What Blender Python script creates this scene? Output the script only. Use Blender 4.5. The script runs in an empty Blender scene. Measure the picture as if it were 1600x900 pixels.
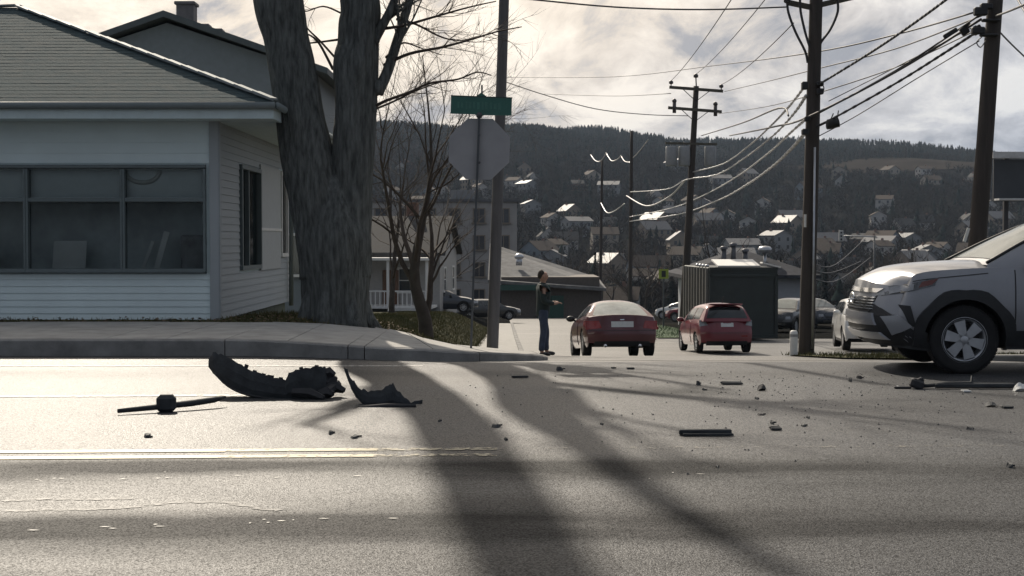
import bpy, math, random
import numpy as np
from mathutils import Vector, Matrix, noise as mnoise

random.seed(11)
rng = np.random.default_rng(11)
S = bpy.context.scene
COL = S.collection
PI = math.pi

# ------------------------------------------------------------------ camera
F = 2222.0                                    # focal length in photograph pixels (1600 wide)
CAM_Z = 1.4
TH = math.atan(73.0 / F)
cam_data = bpy.data.cameras.new("camera")
cam_data.lens = 50.0
cam_data.sensor_width = 36.0
cam_data.clip_start = 0.1
cam_data.clip_end = 9000.0
cam = bpy.data.objects.new("camera", cam_data)
cam.location = (0, 0, CAM_Z)
cam.rotation_euler = (PI / 2 - TH, 0, 0)
COL.objects.link(cam)
S.camera = cam

# ------------------------------------------------------------------ light
SUN_AZ, SUN_EL = math.radians(-18), math.radians(37)
sun_dir = Vector((math.sin(SUN_AZ) * math.cos(SUN_EL), math.cos(SUN_AZ) * math.cos(SUN_EL), math.sin(SUN_EL)))
sd = bpy.data.lights.new("sun", 'SUN')
sd.energy = 5.0
sd.angle = math.radians(0.7)
sd.color = (1.0, 0.90, 0.76)
sun = bpy.data.objects.new("sun", sd)
sun.rotation_euler = sun_dir.to_track_quat('Z', 'Y').to_euler()
sun.location = (-20, 40, 60)
COL.objects.link(sun)

S.view_settings.view_transform = 'Standard'
S.view_settings.look = 'None'
S.view_settings.exposure = 0.12
S.view_settings.gamma = 1.0
S.view_settings.use_curve_mapping = False
S.render.engine = 'CYCLES'
S.cycles.use_denoising = True
S.cycles.max_bounces = 6
S.cycles.diffuse_bounces = 3
S.cycles.glossy_bounces = 3
S.cycles.transmission_bounces = 6
S.cycles.transparent_max_bounces = 12
S.cycles.sample_clamp_indirect = 4.0
S.cycles.caustics_reflective = False
S.cycles.caustics_refractive = False

W = bpy.data.worlds.new("World")
S.world = W
W.use_nodes = True
nt = W.node_tree
for n in list(nt.nodes):
    nt.nodes.remove(n)


def node(t, kind, **kw):
    n = t.nodes.new(kind)
    for k, v in kw.items():
        if k.startswith('i_'):
            n.inputs[k[2:].replace('_', ' ')].default_value = v
        elif isinstance(k, str):
            setattr(n, k, v)
    return n


def math_n(t, op, a, b=None, clamp=False):
    n = t.nodes.new('ShaderNodeMath')
    n.operation = op
    n.use_clamp = clamp
    for i, v in enumerate((a, b)):
        if v is None:
            continue
        if isinstance(v, (int, float)):
            n.inputs[i].default_value = v
        else:
            t.links.new(v, n.inputs[i])
    return n.outputs[0]


def ramp(t, fac, stops, interp='LINEAR'):
    n = t.nodes.new('ShaderNodeValToRGB')
    n.color_ramp.interpolation = interp
    e = n.color_ramp.elements
    while len(e) < len(stops):
        e.new(0.5)
    for el, (p, c) in zip(e, stops):
        el.position = p
        el.color = (c[0], c[1], c[2], 1) if not isinstance(c, (int, float)) else (c, c, c, 1)
    t.links.new(fac, n.inputs[0])
    return n.outputs[0]


def mixc(t, fac, a, b, mode='MIX'):
    n = t.nodes.new('ShaderNodeMix')
    n.data_type = 'RGBA'
    n.blend_type = mode
    for sock, v in ((n.inputs[0], fac), (n.inputs[6], a), (n.inputs[7], b)):
        if isinstance(v, (int, float)):
            sock.default_value = v
        elif isinstance(v, tuple):
            sock.default_value = (v[0], v[1], v[2], 1)
        else:
            t.links.new(v, sock)
    return n.outputs[2]


sky = node(nt, 'ShaderNodeTexSky', sky_type='NISHITA', sun_disc=False)
sky.sun_elevation = SUN_EL
sky.sun_rotation = SUN_AZ
sky.air_density = 1.0
sky.dust_density = 2.0
tc = node(nt, 'ShaderNodeTexCoord')
sep = node(nt, 'ShaderNodeSeparateXYZ')
nt.links.new(tc.outputs['Generated'], sep.inputs[0])
zz = math_n(nt, 'MAXIMUM', sep.outputs[2], 0.0)
den = math_n(nt, 'ADD', zz, 0.55)
cmb = node(nt, 'ShaderNodeCombineXYZ')
nt.links.new(math_n(nt, 'DIVIDE', sep.outputs[0], den), cmb.inputs[0])
nt.links.new(math_n(nt, 'DIVIDE', sep.outputs[1], den), cmb.inputs[1])
n1 = node(nt, 'ShaderNodeTexNoise', i_Scale=7.5, i_Detail=10.0, i_Roughness=0.62, i_Distortion=0.35)
n2 = node(nt, 'ShaderNodeTexNoise', i_Scale=2.6, i_Detail=3.0, i_Roughness=0.5)
nt.links.new(cmb.outputs[0], n1.inputs['Vector'])
nt.links.new(cmb.outputs[0], n2.inputs['Vector'])
cl = math_n(nt, 'ADD', math_n(nt, 'MULTIPLY', n1.outputs[0], 0.72), math_n(nt, 'MULTIPLY', n2.outputs[0], 0.28))
dot = node(nt, 'ShaderNodeVectorMath', operation='DOT_PRODUCT')
nt.links.new(tc.outputs['Generated'], dot.inputs[0])
dot.inputs[1].default_value = sun_dir
near_sun = ramp(nt, dot.outputs['Value'], [(0.66, 0.06), (0.75, 0.34), (0.84, 0.95), (1.0, 1.0)])
away = ramp(nt, cl, [(0.40, (0.27, 0.29, 0.335)), (0.50, (0.47, 0.49, 0.54)), (0.58, (0.77, 0.76, 0.75))])
fade = ramp(nt, dot.outputs['Value'], [(0.0, (0.38, 0.44, 0.52)), (0.35, (0.52, 0.57, 0.64)), (0.68, (0.97, 1.0, 1.04))])
away = mixc(nt, 1.0, away, fade, 'MULTIPLY')
close = ramp(nt, cl, [(0.40, (0.50, 0.48, 0.48)), (0.47, (0.93, 0.81, 0.67)), (0.55, (1.22, 1.08, 0.9))])
cloud = mixc(nt, near_sun, away, close)
nish = mixc(nt, 1.0, sky.outputs[0], (0.06, 0.06, 0.06), 'MULTIPLY')
cover = ramp(nt, cl, [(0.50, 1.0), (0.72, 0.86)])
skyc = mixc(nt, cover, nish, cloud)
bg = node(nt, 'ShaderNodeBackground', i_Strength=1.0)
nt.links.new(skyc, bg.inputs[0])
wo = node(nt, 'ShaderNodeOutputWorld')
nt.links.new(bg.outputs[0], wo.inputs[0])

# ------------------------------------------------------------------ placing helpers


def at(px, py, d):
    """World point seen at photograph pixel (px, py), d metres down the road axis."""
    c, s = math.cos(TH), math.sin(TH)
    u, v = (px - 800.0) / F, -(py - 450.0) / F
    dy, dz = c + v * s, -s + v * c
    k = d / dy
    return Vector((u * k, d, CAM_Z + dz * k))


def xat(px, d):
    return (px - 800.0) / F * d


def sstep(a, b, x):
    t = np.clip((x - a) / (b - a), 0, 1)
    return t * t * (3 - 2 * t)


_PY = [-400, 16.3, 19, 24, 29.6, 32.7, 40, 60, 100, 148, 220, 300, 450, 600, 800, 1000, 1250, 1500, 1900, 3000, 6000]
_PZ = [0, 0, -.20, -.60, -.99, -1.27, -1.87, -2.75, -4.3, -6.1, -10, -15, -8, 6, 36, 62, 95, 116, 122, 90, 60]
_LY = [-400, 17.3, 20.8, 22, 25, 29, 34, 50, 75, 110, 148]
_LZ = [0, 0, .17, .18, .10, -.17, -.5, -1.25, -2.35, -4.3, -6.1]


def G(x, y):
    """Height of the land."""
    x = np.asarray(x, float)
    y = np.asarray(y, float)
    p = np.interp(y, _PY, _PZ)
    l = np.where(y < 148, np.interp(y, _LY, _LZ), p)
    t = sstep(-0.6, -3.4, x)
    z = p * (1 - t) + l * t
    hill = sstep(600, 1400, y)
    z = z - 0.05 * x * hill + hill * (3 * np.sin(x * 0.021 + 1) + 2 * np.sin(x * 0.055 + y * 0.006))
    far = sstep(160, 320, y)
    z = z + far * (1.5 * np.sin(x * 0.03 + y * 0.012) + 1.2 * np.sin(x * 0.011 - y * 0.021))
    return z


def g(x, y):
    return float(G(x, y))


# ------------------------------------------------------------------ materials
MAT = {}


def mat(name, col, rough=0.6, metal=0.0, var=0.18, scale=6.0, bump=0.0, bscale=60.0, spec=0.5, coat=0.0, col2=None,
        detail=6.0, stretch=None, sheen=0.0):
    if name in MAT:
        return MAT[name]
    m = bpy.data.materials.new(name)
    m.use_nodes = True
    t = m.node_tree
    b = t.nodes['Principled BSDF']
    b.inputs['Roughness'].default_value = rough
    b.inputs['Metallic'].default_value = metal
    b.inputs['Specular IOR Level'].default_value = spec
    b.inputs['Coat Weight'].default_value = coat
    b.inputs['Coat Roughness'].default_value = 0.08
    tcn = node(t, 'ShaderNodeTexCoord')
    src = tcn.outputs['Object']
    if stretch:
        mp = node(t, 'ShaderNodeMapping')
        mp.inputs['Scale'].default_value = stretch
        t.links.new(src, mp.inputs[0])
        src = mp.outputs[0]
    nz = node(t, 'ShaderNodeTexNoise', i_Scale=scale, i_Detail=detail, i_Roughness=0.6)
    t.links.new(src, nz.inputs['Vector'])
    c2 = col2 or tuple(min(1, c * (1 + var)) for c in col)
    c1 = tuple(c * (1 - var) for c in col)
    t.links.new(ramp(t, nz.outputs[0], [(0.3, c1), (0.7, c2)]), b.inputs['Base Color'])
    rr = math_n(t, 'ADD', math_n(t, 'MULTIPLY', nz.outputs[0], 0.2), max(0.02, rough - 0.1))
    t.links.new(rr, b.inputs['Roughness'])
    if bump:
        n3 = node(t, 'ShaderNodeTexNoise', i_Scale=bscale, i_Detail=4.0)
        t.links.new(src, n3.inputs['Vector'])
        bp = node(t, 'ShaderNodeBump', i_Strength=min(1.0, bump), i_Distance=0.02 if bump <= 1 else 0.02 * bump)
        t.links.new(n3.outputs[0], bp.inputs['Height'])
        t.links.new(bp.outputs[0], b.inputs['Normal'])
    MAT[name] = m
    return m


def asphalt(name, base, tracks=True, rough=0.48, spec=0.35):
    m = bpy.data.materials.new(name)
    m.use_nodes = True
    t = m.node_tree
    b = t.nodes['Principled BSDF']
    geo = node(t, 'ShaderNodeTexCoord')
    P0 = geo.outputs['Object']
    sp = node(t, 'ShaderNodeSeparateXYZ')
    t.links.new(P0, sp.inputs[0])
    fine = node(t, 'ShaderNodeTexNoise', i_Scale=95.0, i_Detail=2.0, i_Roughness=0.6)
    t.links.new(P0, fine.inputs['Vector'])
    vor = node(t, 'ShaderNodeTexVoronoi', i_Scale=130.0)
    t.links.new(P0, vor.inputs['Vector'])
    big = node(t, 'ShaderNodeTexNoise', i_Scale=0.45, i_Detail=6.0, i_Roughness=0.6)
    mpb = node(t, 'ShaderNodeMapping')
    mpb.inputs['Scale'].default_value = (0.35, 1.3, 1)
    t.links.new(P0, mpb.inputs[0])
    t.links.new(mpb.outputs[0], big.inputs['Vector'])
    grain = ramp(t, fine.outputs[0], [(0.34, tuple(c * 0.3 for c in base)), (0.5, base), (0.66, tuple(c * 2.4 for c in base))])
    patch = ramp(t, big.outputs[0], [(0.3, 0.6), (0.7, 1.3)])
    c = mixc(t, 1.0, grain, patch, 'MULTIPLY')
    rg = math_n(t, 'ADD', math_n(t, 'MULTIPLY', big.outputs[0], 0.10), rough - 0.05)
    if tracks:
        # tyre-polished, oil darkened wheel tracks of the near lane, running along the road
        wob = math_n(t, 'MULTIPLY', math_n(t, 'SUBTRACT', big.outputs[0], 0.5), 0.9)
        yy = math_n(t, 'ADD', sp.outputs[1], wob)

        def band(c0, w):
            a = math_n(t, 'DIVIDE', math_n(t, 'SUBTRACT', yy, c0), w)
            e = math_n(t, 'MULTIPLY', math_n(t, 'MULTIPLY', a, a), -1.0)
            return math_n(t, 'EXPONENT', e)
        bsum = math_n(t, 'ADD', band(8.62, .34), math_n(t, 'MULTIPLY', band(6.92, .30), 1.0))
        bsum = math_n(t, 'ADD', bsum, math_n(t, 'MULTIPLY', band(14.9, .5), 0.25))
        lane = math_n(t, 'MULTIPLY', math_n(t, 'DIVIDE', math_n(t, 'SUBTRACT', 9.35, yy), 0.5, True), 0.46)
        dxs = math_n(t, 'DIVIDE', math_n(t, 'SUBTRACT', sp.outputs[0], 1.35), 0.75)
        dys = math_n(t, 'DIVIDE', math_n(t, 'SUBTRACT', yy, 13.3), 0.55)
        shade_spot = math_n(t, 'EXPONENT', math_n(t, 'MULTIPLY', math_n(t, 'ADD', math_n(t, 'MULTIPLY', dxs, dxs), math_n(t, 'MULTIPLY', dys, dys)), -1.0))  # soft oval of shade painted into the asphalt, apart from the wheel tracks
        bsum = math_n(t, 'ADD', math_n(t, 'ADD', bsum, lane), math_n(t, 'MULTIPLY', shade_spot, 0.8))
        nb = node(t, 'ShaderNodeTexNoise', i_Scale=0.8, i_Detail=4.0)
        t.links.new(mpb.outputs[0], nb.inputs['Vector'])
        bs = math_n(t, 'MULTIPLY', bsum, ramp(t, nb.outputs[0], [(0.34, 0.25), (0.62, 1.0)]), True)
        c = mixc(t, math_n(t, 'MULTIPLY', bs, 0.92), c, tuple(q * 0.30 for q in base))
        rg = math_n(t, 'ADD', rg, math_n(t, 'MULTIPLY', bs, 0.22))
        spv = math_n(t, 'MULTIPLY', math_n(t, 'SUBTRACT', spec, math_n(t, 'MULTIPLY', bs, spec * 0.62)), ramp(t, fine.outputs[0], [(0.36, 0.25), (0.64, 1.8)]))
        t.links.new(spv, b.inputs['Specular IOR Level'])
    else:
        b.inputs['Specular IOR Level'].default_value = spec
    t.links.new(c, b.inputs['Base Color'])
    t.links.new(rg, b.inputs['Roughness'])
    hsum = math_n(t, 'ADD', fine.outputs[0], math_n(t, 'MULTIPLY', vor.outputs[0], 0.6))
    bp = node(t, 'ShaderNodeBump', i_Strength=0.55, i_Distance=0.007)
    t.links.new(hsum, bp.inputs['Height'])
    t.links.new(bp.outputs[0], b.inputs['Normal'])
    MAT[name] = m
    return m


def glass_mat(name, tint=(0.02, 0.025, 0.03), through=0.5, rough=0.05, dust=None):
    """Window glass: see-through share, tinted, with a fresnel reflection; optional dusty film."""
    if name in MAT:
        return MAT[name]
    m = bpy.data.materials.new(name)
    m.use_nodes = True
    t = m.node_tree
    b = t.nodes['Principled BSDF']
    out = t.nodes['Material Output']
    b.inputs['Base Color'].default_value = (*(dust or tint), 1)
    b.inputs['Roughness'].default_value = rough if not dust else 0.25
    b.inputs['Specular IOR Level'].default_value = 0.6
    nz = node(t, 'ShaderNodeTexNoise', i_Scale=3.0, i_Detail=3.0)
    tcn = node(t, 'ShaderNodeTexCoord')
    t.links.new(tcn.outputs['Object'], nz.inputs['Vector'])
    bb = node(t, 'ShaderNodeBump', i_Strength=0.02, i_Distance=0.05)
    t.links.new(nz.outputs[0], bb.inputs['Height'])
    t.links.new(bb.outputs[0], b.inputs['Normal'])
    tr = node(t, 'ShaderNodeBsdfTransparent')
    tr.inputs[0].default_value = (0.95, 0.97, 0.97, 1)
    lw = node(t, 'ShaderNodeFresnel', i_IOR=1.5)
    fac = math_n(t, 'MULTIPLY', math_n(t, 'SUBTRACT', 1.0, lw.outputs[0]), through)
    mx = node(t, 'ShaderNodeMixShader')
    t.links.new(fac, mx.inputs[0])
    t.links.new(b.outputs[0], mx.inputs[1])
    t.links.new(tr.outputs[0], mx.inputs[2])
    t.links.new(mx.outputs[0], out.inputs[0])
    MAT[name] = m
    return m


# ------------------------------------------------------------------ object helpers
def tag(o, label=None, cat=None, group=None, kind=None):
    if label:
        o['label'] = label
    if cat:
        o['category'] = cat
    if group:
        o['group'] = group
    if kind:
        o['kind'] = kind
    return o


def empty(name, loc=(0, 0, 0), rz=0.0, label=None, cat=None, group=None):
    o = bpy.data.objects.new(name, None)
    o.empty_display_size = 0.3
    o.location = loc
    o.rotation_euler = (0, 0, rz)
    COL.objects.link(o)
    return tag(o, label, cat, group)


def kids(o):
    return [c for c in bpy.data.objects if c.parent is o]


_children_cache = {}


def copy_tree(o, parent=None, mats=None):
    c = o.copy()
    COL.objects.link(c)
    c.parent = parent
    for ch in o.children:
        copy_tree(ch, c)
    return c


def from_arrays(name, V, faces_flat, nper, mats, parent=None, smooth=False, midx=None):
    """Fast mesh from numpy arrays; every face has nper corners."""
    me = bpy.data.meshes.new(name)
    V = np.asarray(V, np.float32)
    Fa = np.asarray(faces_flat, np.int32).reshape(-1)
    nf = len(Fa) // nper
    me.vertices.add(len(V))
    me.vertices.foreach_set('co', V.reshape(-1))
    me.loops.add(len(Fa))
    me.loops.foreach_set('vertex_index', Fa)
    me.polygons.add(nf)
    me.polygons.foreach_set('loop_start', np.arange(nf, dtype=np.int32) * nper)
    me.polygons.foreach_set('loop_total', np.full(nf, nper, np.int32))
    if smooth:
        me.polygons.foreach_set('use_smooth', np.ones(nf, bool))
    for m in (mats if isinstance(mats, (list, tuple)) else [mats]):
        me.materials.append(m)
    if midx is not None:
        me.polygons.foreach_set('material_index', np.asarray(midx, np.int32))
    me.update(calc_edges=True)
    me.validate()
    o = bpy.data.objects.new(name, me)
    COL.objects.link(o)
    o.parent = parent
    return o


class MB:
    def __init__(self):
        self.v, self.f, self.m, self.s = [], [], [], []

    def add(self, verts, faces, mi=0, smooth=False):
        k = len(self.v)
        self.v += [tuple(p) for p in verts]
        self.f += [tuple(i + k for i in f) for f in faces]
        self.m += [mi] * len(faces)
        self.s += [smooth] * len(faces)
        return self

    def box(self, c, size, mi=0, rot=None, bevel=0.0):
        hx, hy, hz = (s / 2 for s in size)
        if bevel:
            b = min(bevel, hx * .9, hy * .9, hz * .9)
            pts = []
            for sx in (-1, 1):
                for sy in (-1, 1):
                    for sz in (-1, 1):
                        pts += [(sx * hx, sy * (hy - b), sz * (hz - b)), (sx * (hx - b), sy * hy, sz * (hz - b)), (sx * (hx - b), sy * (hy - b), sz * hz)]
            I = lambda sx, sy, sz, a: ((sx > 0) * 4 + (sy > 0) * 2 + (sz > 0)) * 3 + a
            fs = []
            for s in (-1, 1):
                q = [(s, -1, -1), (s, 1, -1), (s, 1, 1), (s, -1, 1)]
                fs.append([I(*p, 0) for p in (q if s > 0 else q[::-1])])
                q = [(-1, s, -1), (-1, s, 1), (1, s, 1), (1, s, -1)]
                fs.append([I(*p, 1) for p in (q if s > 0 else q[::-1])])
                q = [(-1, -1, s), (1, -1, s), (1, 1, s), (-1, 1, s)]
                fs.append([I(*p, 2) for p in (q if s > 0 else q[::-1])])
            for a in (-1, 1):
                for b2 in (-1, 1):
                    fs.append([I(a, b2, -1, 0), I(a, b2, 1, 0), I(a, b2, 1, 1), I(a, b2, -1, 1)])
                    fs.append([I(a, -1, b2, 0), I(a, 1, b2, 0), I(a, 1, b2, 2), I(a, -1, b2, 2)])
                    fs.append([I(-1, a, b2, 1), I(1, a, b2, 1), I(1, a, b2, 2), I(-1, a, b2, 2)])
                    for c2 in (-1, 1):
                        fs.append([I(a, b2, c2, 0), I(a, b2, c2, 1), I(a, b2, c2, 2)])
        else:
            pts = [(x, y, z) for x in (-hx, hx) for y in (-hy, hy) for z in (-hz, hz)]
            fs = [(0, 1, 3, 2), (4, 6, 7, 5), (0, 4, 5, 1), (2, 3, 7, 6), (0, 2, 6, 4), (1, 5, 7, 3)]
        c = Vector(c)
        if rot is not None:
            pts = [c + rot @ Vector(p) for p in pts]
        else:
            pts = [c + Vector(p) for p in pts]
        return self.add(pts, fs, mi)

    def beam(self, a, b, w, h, mi=0):
        a, b = Vector(a), Vector(b)
        d = b - a
        rot = d.to_track_quat('X', 'Z').to_matrix()
        return self.box((a + b) / 2, (d.length, w, h), mi, rot)

    def tube(self, pts, rad, n=8, mi=0, cap=True, smooth=True, jit=0.0, ridge=0.0):
        pts = [Vector(p) for p in pts]
        if isinstance(rad, (int, float)):
            rad = [rad] * len(pts)
        vs, fs = [], []
        up = None
        for i, p in enumerate(pts):
            d = (pts[min(i + 1, len(pts) - 1)] - pts[max(i - 1, 0)])
            d = d.normalized() if d.length > 1e-9 else Vector((0, 0, 1))
            if up is None:
                up = d.orthogonal().normalized()
            else:
                up = (up - d * up.dot(d))
                up = up.normalized() if up.length > 1e-6 else d.orthogonal().normalized()
            q = d.cross(up)
            for k in range(n):
                a = 2 * PI * k / n
                r = rad[i]
                if jit:
                    r *= 1 + jit * mnoise.noise(Vector((math.cos(a) * 1.7 + 3.1, math.sin(a) * 1.7, p.z * 1.1 + p.x))) + jit * .5 * mnoise.noise(Vector((math.cos(a) * 5, math.sin(a) * 5, p.z * 2.5)))
                if ridge:
                    w_ = mnoise.noise(Vector((math.cos(a) * 9, math.sin(a) * 9, p.z * .9 + p.x * 3)))
                    r += ridge * (1 - abs(w_) * 3.2) + ridge * .5 * mnoise.noise(Vector((math.cos(a) * 16, math.sin(a) * 16, p.z * 4)))
                vs.append(p + up * (math.cos(a) * r) + q * (math.sin(a) * r))
        for i in range(len(pts) - 1):
            for k in range(n):
                a, b = i * n + k, i * n + (k + 1) % n
                fs.append((a, b, b + n, a + n))
        if cap and n > 2:
            fs.append(tuple(range(n))[::-1])
            fs.append(tuple((len(pts) - 1) * n + k for k in range(n)))
        return self.add(vs, fs, mi, smooth)

    def lathe(self, c, prof, n=24, axis='z', mi=0, smooth=True, arc=None):
        """prof: (radius, height) pairs revolved round an axis through c."""
        c = Vector(c)
        vs, fs = [], []
        for r, h in prof:
            for k in range(n):
                a = 2 * PI * k / n
                x, y = r * math.cos(a), r * math.sin(a)
                if axis == 'z':
                    p = (x, y, h)
                elif axis == 'y':
                    p = (x, h, y)
                else:
                    p = (h, x, y)
                vs.append(c + Vector(p))
        for i in range(len(prof) - 1):
            for k in range(n):
                a, b = i * n + k, i * n + (k + 1) % n
                fs.append((a, b, b + n, a + n) if axis != 'y' else (a, a + n, b + n, b))
        return self.add(vs, fs, mi, smooth)

    def prism(self, poly, o, ex, ey, ez, mi=0, smooth=False):
        """Flat polygon poly (u,v) in plane o+u*ex+v*ey extruded by vector ez."""
        o, ex, ey, ez = Vector(o), Vector(ex), Vector(ey), Vector(ez)
        n = len(poly)
        a = [o + ex * u + ey * v for u, v in poly]
        vs = a + [p + ez for p in a]
        fs = [tuple(range(n))[::-1], tuple(range(n, 2 * n))]
        for i in range(n):
            j = (i + 1) % n
            fs.append((i, j, j + n, i + n))
        return self.add(vs, fs, mi, smooth)

    def grid(self, fn, us, vs_, mi=0, smooth=True, flip=False):
        pts = [fn(u, v) for u in us for v in vs_]
        nv = len(vs_)
        fs = []
        for i in range(len(us) - 1):
            for j in range(nv - 1):
                q = (i * nv + j, (i + 1) * nv + j, (i + 1) * nv + j + 1, i * nv + j + 1)
                fs.append(q[::-1] if flip else q)
        return self.add(pts, fs, mi, smooth)

    def sphere(self, c, r, n=12, m=8, mi=0, scale=(1, 1, 1), rot=None):
        c = Vector(c)
        vs, fs = [], []
        for i in range(m + 1):
            a = PI * i / m
            for k in range(n):
                b = 2 * PI * k / n
                p = Vector((math.sin(a) * math.cos(b) * r * scale[0], math.sin(a) * math.sin(b) * r * scale[1], math.cos(a) * r * scale[2]))
                if rot is not None:
                    p = rot @ p
                vs.append(c + p)
        for i in range(m):
            for k in range(n):
                a, b = i * n + k, i * n + (k + 1) % n
                fs.append((a, a + n, b + n, b))
        return self.add(vs, fs, mi, True)

    def build(self, name, mats, parent=None, autosmooth=None):
        me = bpy.data.meshes.new(name)
        me.from_pydata(self.v, [], self.f)
        for m in (mats if isinstance(mats, (list, tuple)) else [mats]):
            me.materials.append(m)
        me.polygons.foreach_set('material_index', self.m)
        me.polygons.foreach_set('use_smooth', self.s)
        if autosmooth:
            me.update(calc_edges=True)
            me.set_sharp_from_angle(angle=math.radians(autosmooth))
        me.update()
        o = bpy.data.objects.new(name, me)
        COL.objects.link(o)
        o.parent = parent
        return o


def slerp_list(pts, x):
    """piecewise-linear lookup in [(x, value)...] sorted by x."""
    return float(np.interp(x, [p[0] for p in pts], [p[1] for p in pts]))


def smooth_list(pts, x):
    xs = [p[0] for p in pts]
    ys = [p[1] for p in pts]
    if x <= xs[0]:
        return ys[0]
    if x >= xs[-1]:
        return ys[-1]
    i = max(k for k in range(len(xs)) if xs[k] <= x)
    i = min(i, len(xs) - 2)

    def sl(k):
        if k <= 0 or k >= len(xs) - 1:
            return (ys[min(k + 1, len(xs) - 1)] - ys[max(k - 1, 0)]) / max(1e-9, xs[min(k + 1, len(xs) - 1)] - xs[max(k - 1, 0)])
        a = (ys[k] - ys[k - 1]) / (xs[k] - xs[k - 1])
        b = (ys[k + 1] - ys[k]) / (xs[k + 1] - xs[k])
        return 0 if a * b <= 0 else 2 * a * b / (a + b)
    h = xs[i + 1] - xs[i]
    t = (x - xs[i]) / h
    m0, m1 = sl(i) * h, sl(i + 1) * h
    return (2 * t**3 - 3 * t**2 + 1) * ys[i] + (t**3 - 2 * t**2 + t) * m0 + (-2 * t**3 + 3 * t**2) * ys[i + 1] + (t**3 - t**2) * m1
# ================================================================== SETTING
CONC = mat('concrete', (0.33, 0.32, 0.30), 0.85, var=0.22, scale=3.0, bump=0.35, bscale=45, spec=0.3)
KERBM = mat('kerb_concrete', (0.24, 0.235, 0.225), 0.9, var=0.3, scale=2.5, bump=0.4, bscale=40, spec=0.25)
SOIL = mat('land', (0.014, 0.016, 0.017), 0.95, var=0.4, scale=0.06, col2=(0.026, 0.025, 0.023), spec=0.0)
GRASSM = mat('grass_blades', (0.06, 0.078, 0.026), 0.8, var=0.35, scale=0.8, col2=(0.14, 0.12, 0.055), spec=0.2)
LAWN = mat('lawn_soil', (0.038, 0.046, 0.020), 0.95, var=0.45, scale=1.6, col2=(0.075, 0.07, 0.034), spec=0.1, bump=0.6, bscale=18)
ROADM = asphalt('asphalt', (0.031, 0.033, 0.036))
STREETM = asphalt('asphalt_old', (0.10, 0.096, 0.09), tracks=False, rough=0.5)
LOTM = asphalt('asphalt_lot', (0.085, 0.085, 0.085), tracks=False, rough=0.6)


def kerb_x(y):
    return 0.5 - 0.006 * (y - 19.6)


def inside_paving(X, Y):
    main = (Y < 17.35)
    street = (X > kerb_x(Y) - 0.3) & (X < 6.3) & (Y < 150)
    lot = (X > 6.0) & (X < 44) & (Y > 29.5) & (Y < 61.5)
    walk = ((Y < 20.6) & (X < -1.0)) | ((X > -0.8) & (X < 0.6) & (Y < 95))
    return main | street | lot | walk


xs = np.unique(np.concatenate([np.linspace(-2400, -320, 14), np.linspace(-300, -45, 26), np.linspace(-42, -13, 15), np.arange(-12, 12.1, 0.5),
                               np.linspace(13, 46, 23), np.linspace(50, 320, 28), np.linspace(350, 2400, 14)]))
ys = np.unique(np.concatenate([np.array([-400, -150, -60, -30, -15, 0, 10, 16.3, 17.3]), np.arange(18, 62, 0.5), np.arange(62, 150, 2.0),
                               np.linspace(155, 330, 24), np.linspace(345, 1600, 84), np.linspace(1650, 6000, 14)]))
XX, YY = np.meshgrid(xs, ys, indexing='ij')
ZZ = G(XX, YY) - np.where(inside_paving(XX, YY), 0.10, 0.0)
V = np.stack([XX, YY, ZZ], -1).reshape(-1, 3)
ny = len(ys)
ii, jj = np.meshgrid(np.arange(len(xs) - 1), np.arange(ny - 1), indexing='ij')
q = (ii * ny + jj)
FA = np.stack([q, q + ny, q + ny + 1, q + 1], -1).reshape(-1)
tag(from_arrays('terrain', V, FA, 4, SOIL, smooth=True), kind='structure')


def sheet(name, x_of, us, yv, lift, m):
    """A sheet lying on the land: x = x_of(u, y)."""
    U, Y = np.meshgrid(us, yv, indexing='ij')
    X = x_of(U, Y)
    Z = G(X, Y) + lift
    V = np.stack([X, Y, Z], -1).reshape(-1, 3)
    n = len(yv)
    i2, j2 = np.meshgrid(np.arange(len(us) - 1), np.arange(n - 1), indexing='ij')
    q2 = i2 * n + j2
    FA = np.stack([q2, q2 + n, q2 + n + 1, q2 + 1], -1).reshape(-1)
    return tag(from_arrays(name, V, FA, 4, m, smooth=True), kind='structure')


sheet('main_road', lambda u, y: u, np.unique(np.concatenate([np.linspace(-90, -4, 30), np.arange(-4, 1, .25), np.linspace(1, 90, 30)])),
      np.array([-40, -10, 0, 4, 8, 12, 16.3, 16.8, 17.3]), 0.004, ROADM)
sheet('side_street', lambda u, y: kerb_x(y) - 0.15 + u * (6.3 - kerb_x(y) + .15), np.linspace(0, 1, 14),
      np.unique(np.concatenate([np.arange(19.0, 62, .5), np.arange(62, 152, 2.0)])), 0.004, STREETM)
sheet('street_mouth', lambda u, y: u, np.linspace(-2.3, 6.3, 36), np.arange(17.3, 19.01, .1), 0.002, STREETM)
sheet('parking_lot', lambda u, y: u, np.linspace(6.3, 43, 40), np.arange(29.5, 61.1, .5), 0.002, LOTM)
sheet('front_lawn', lambda u, y: u, np.arange(-16, -1.04, .4), np.arange(20.85, 75, .5), 0.012, LAWN)
sheet('verge', lambda u, y: u, np.arange(5.6, 44, .6), np.arange(18.9, 29.6, .4), 0.035, LAWN)
sheet('street_bank', lambda u, y: u, np.arange(6.3, 9.3, .3), np.arange(62, 110, 1), 0.03, mat('bank_grass', (0.045, 0.085, 0.03), .9, var=.3, scale=2))


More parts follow.
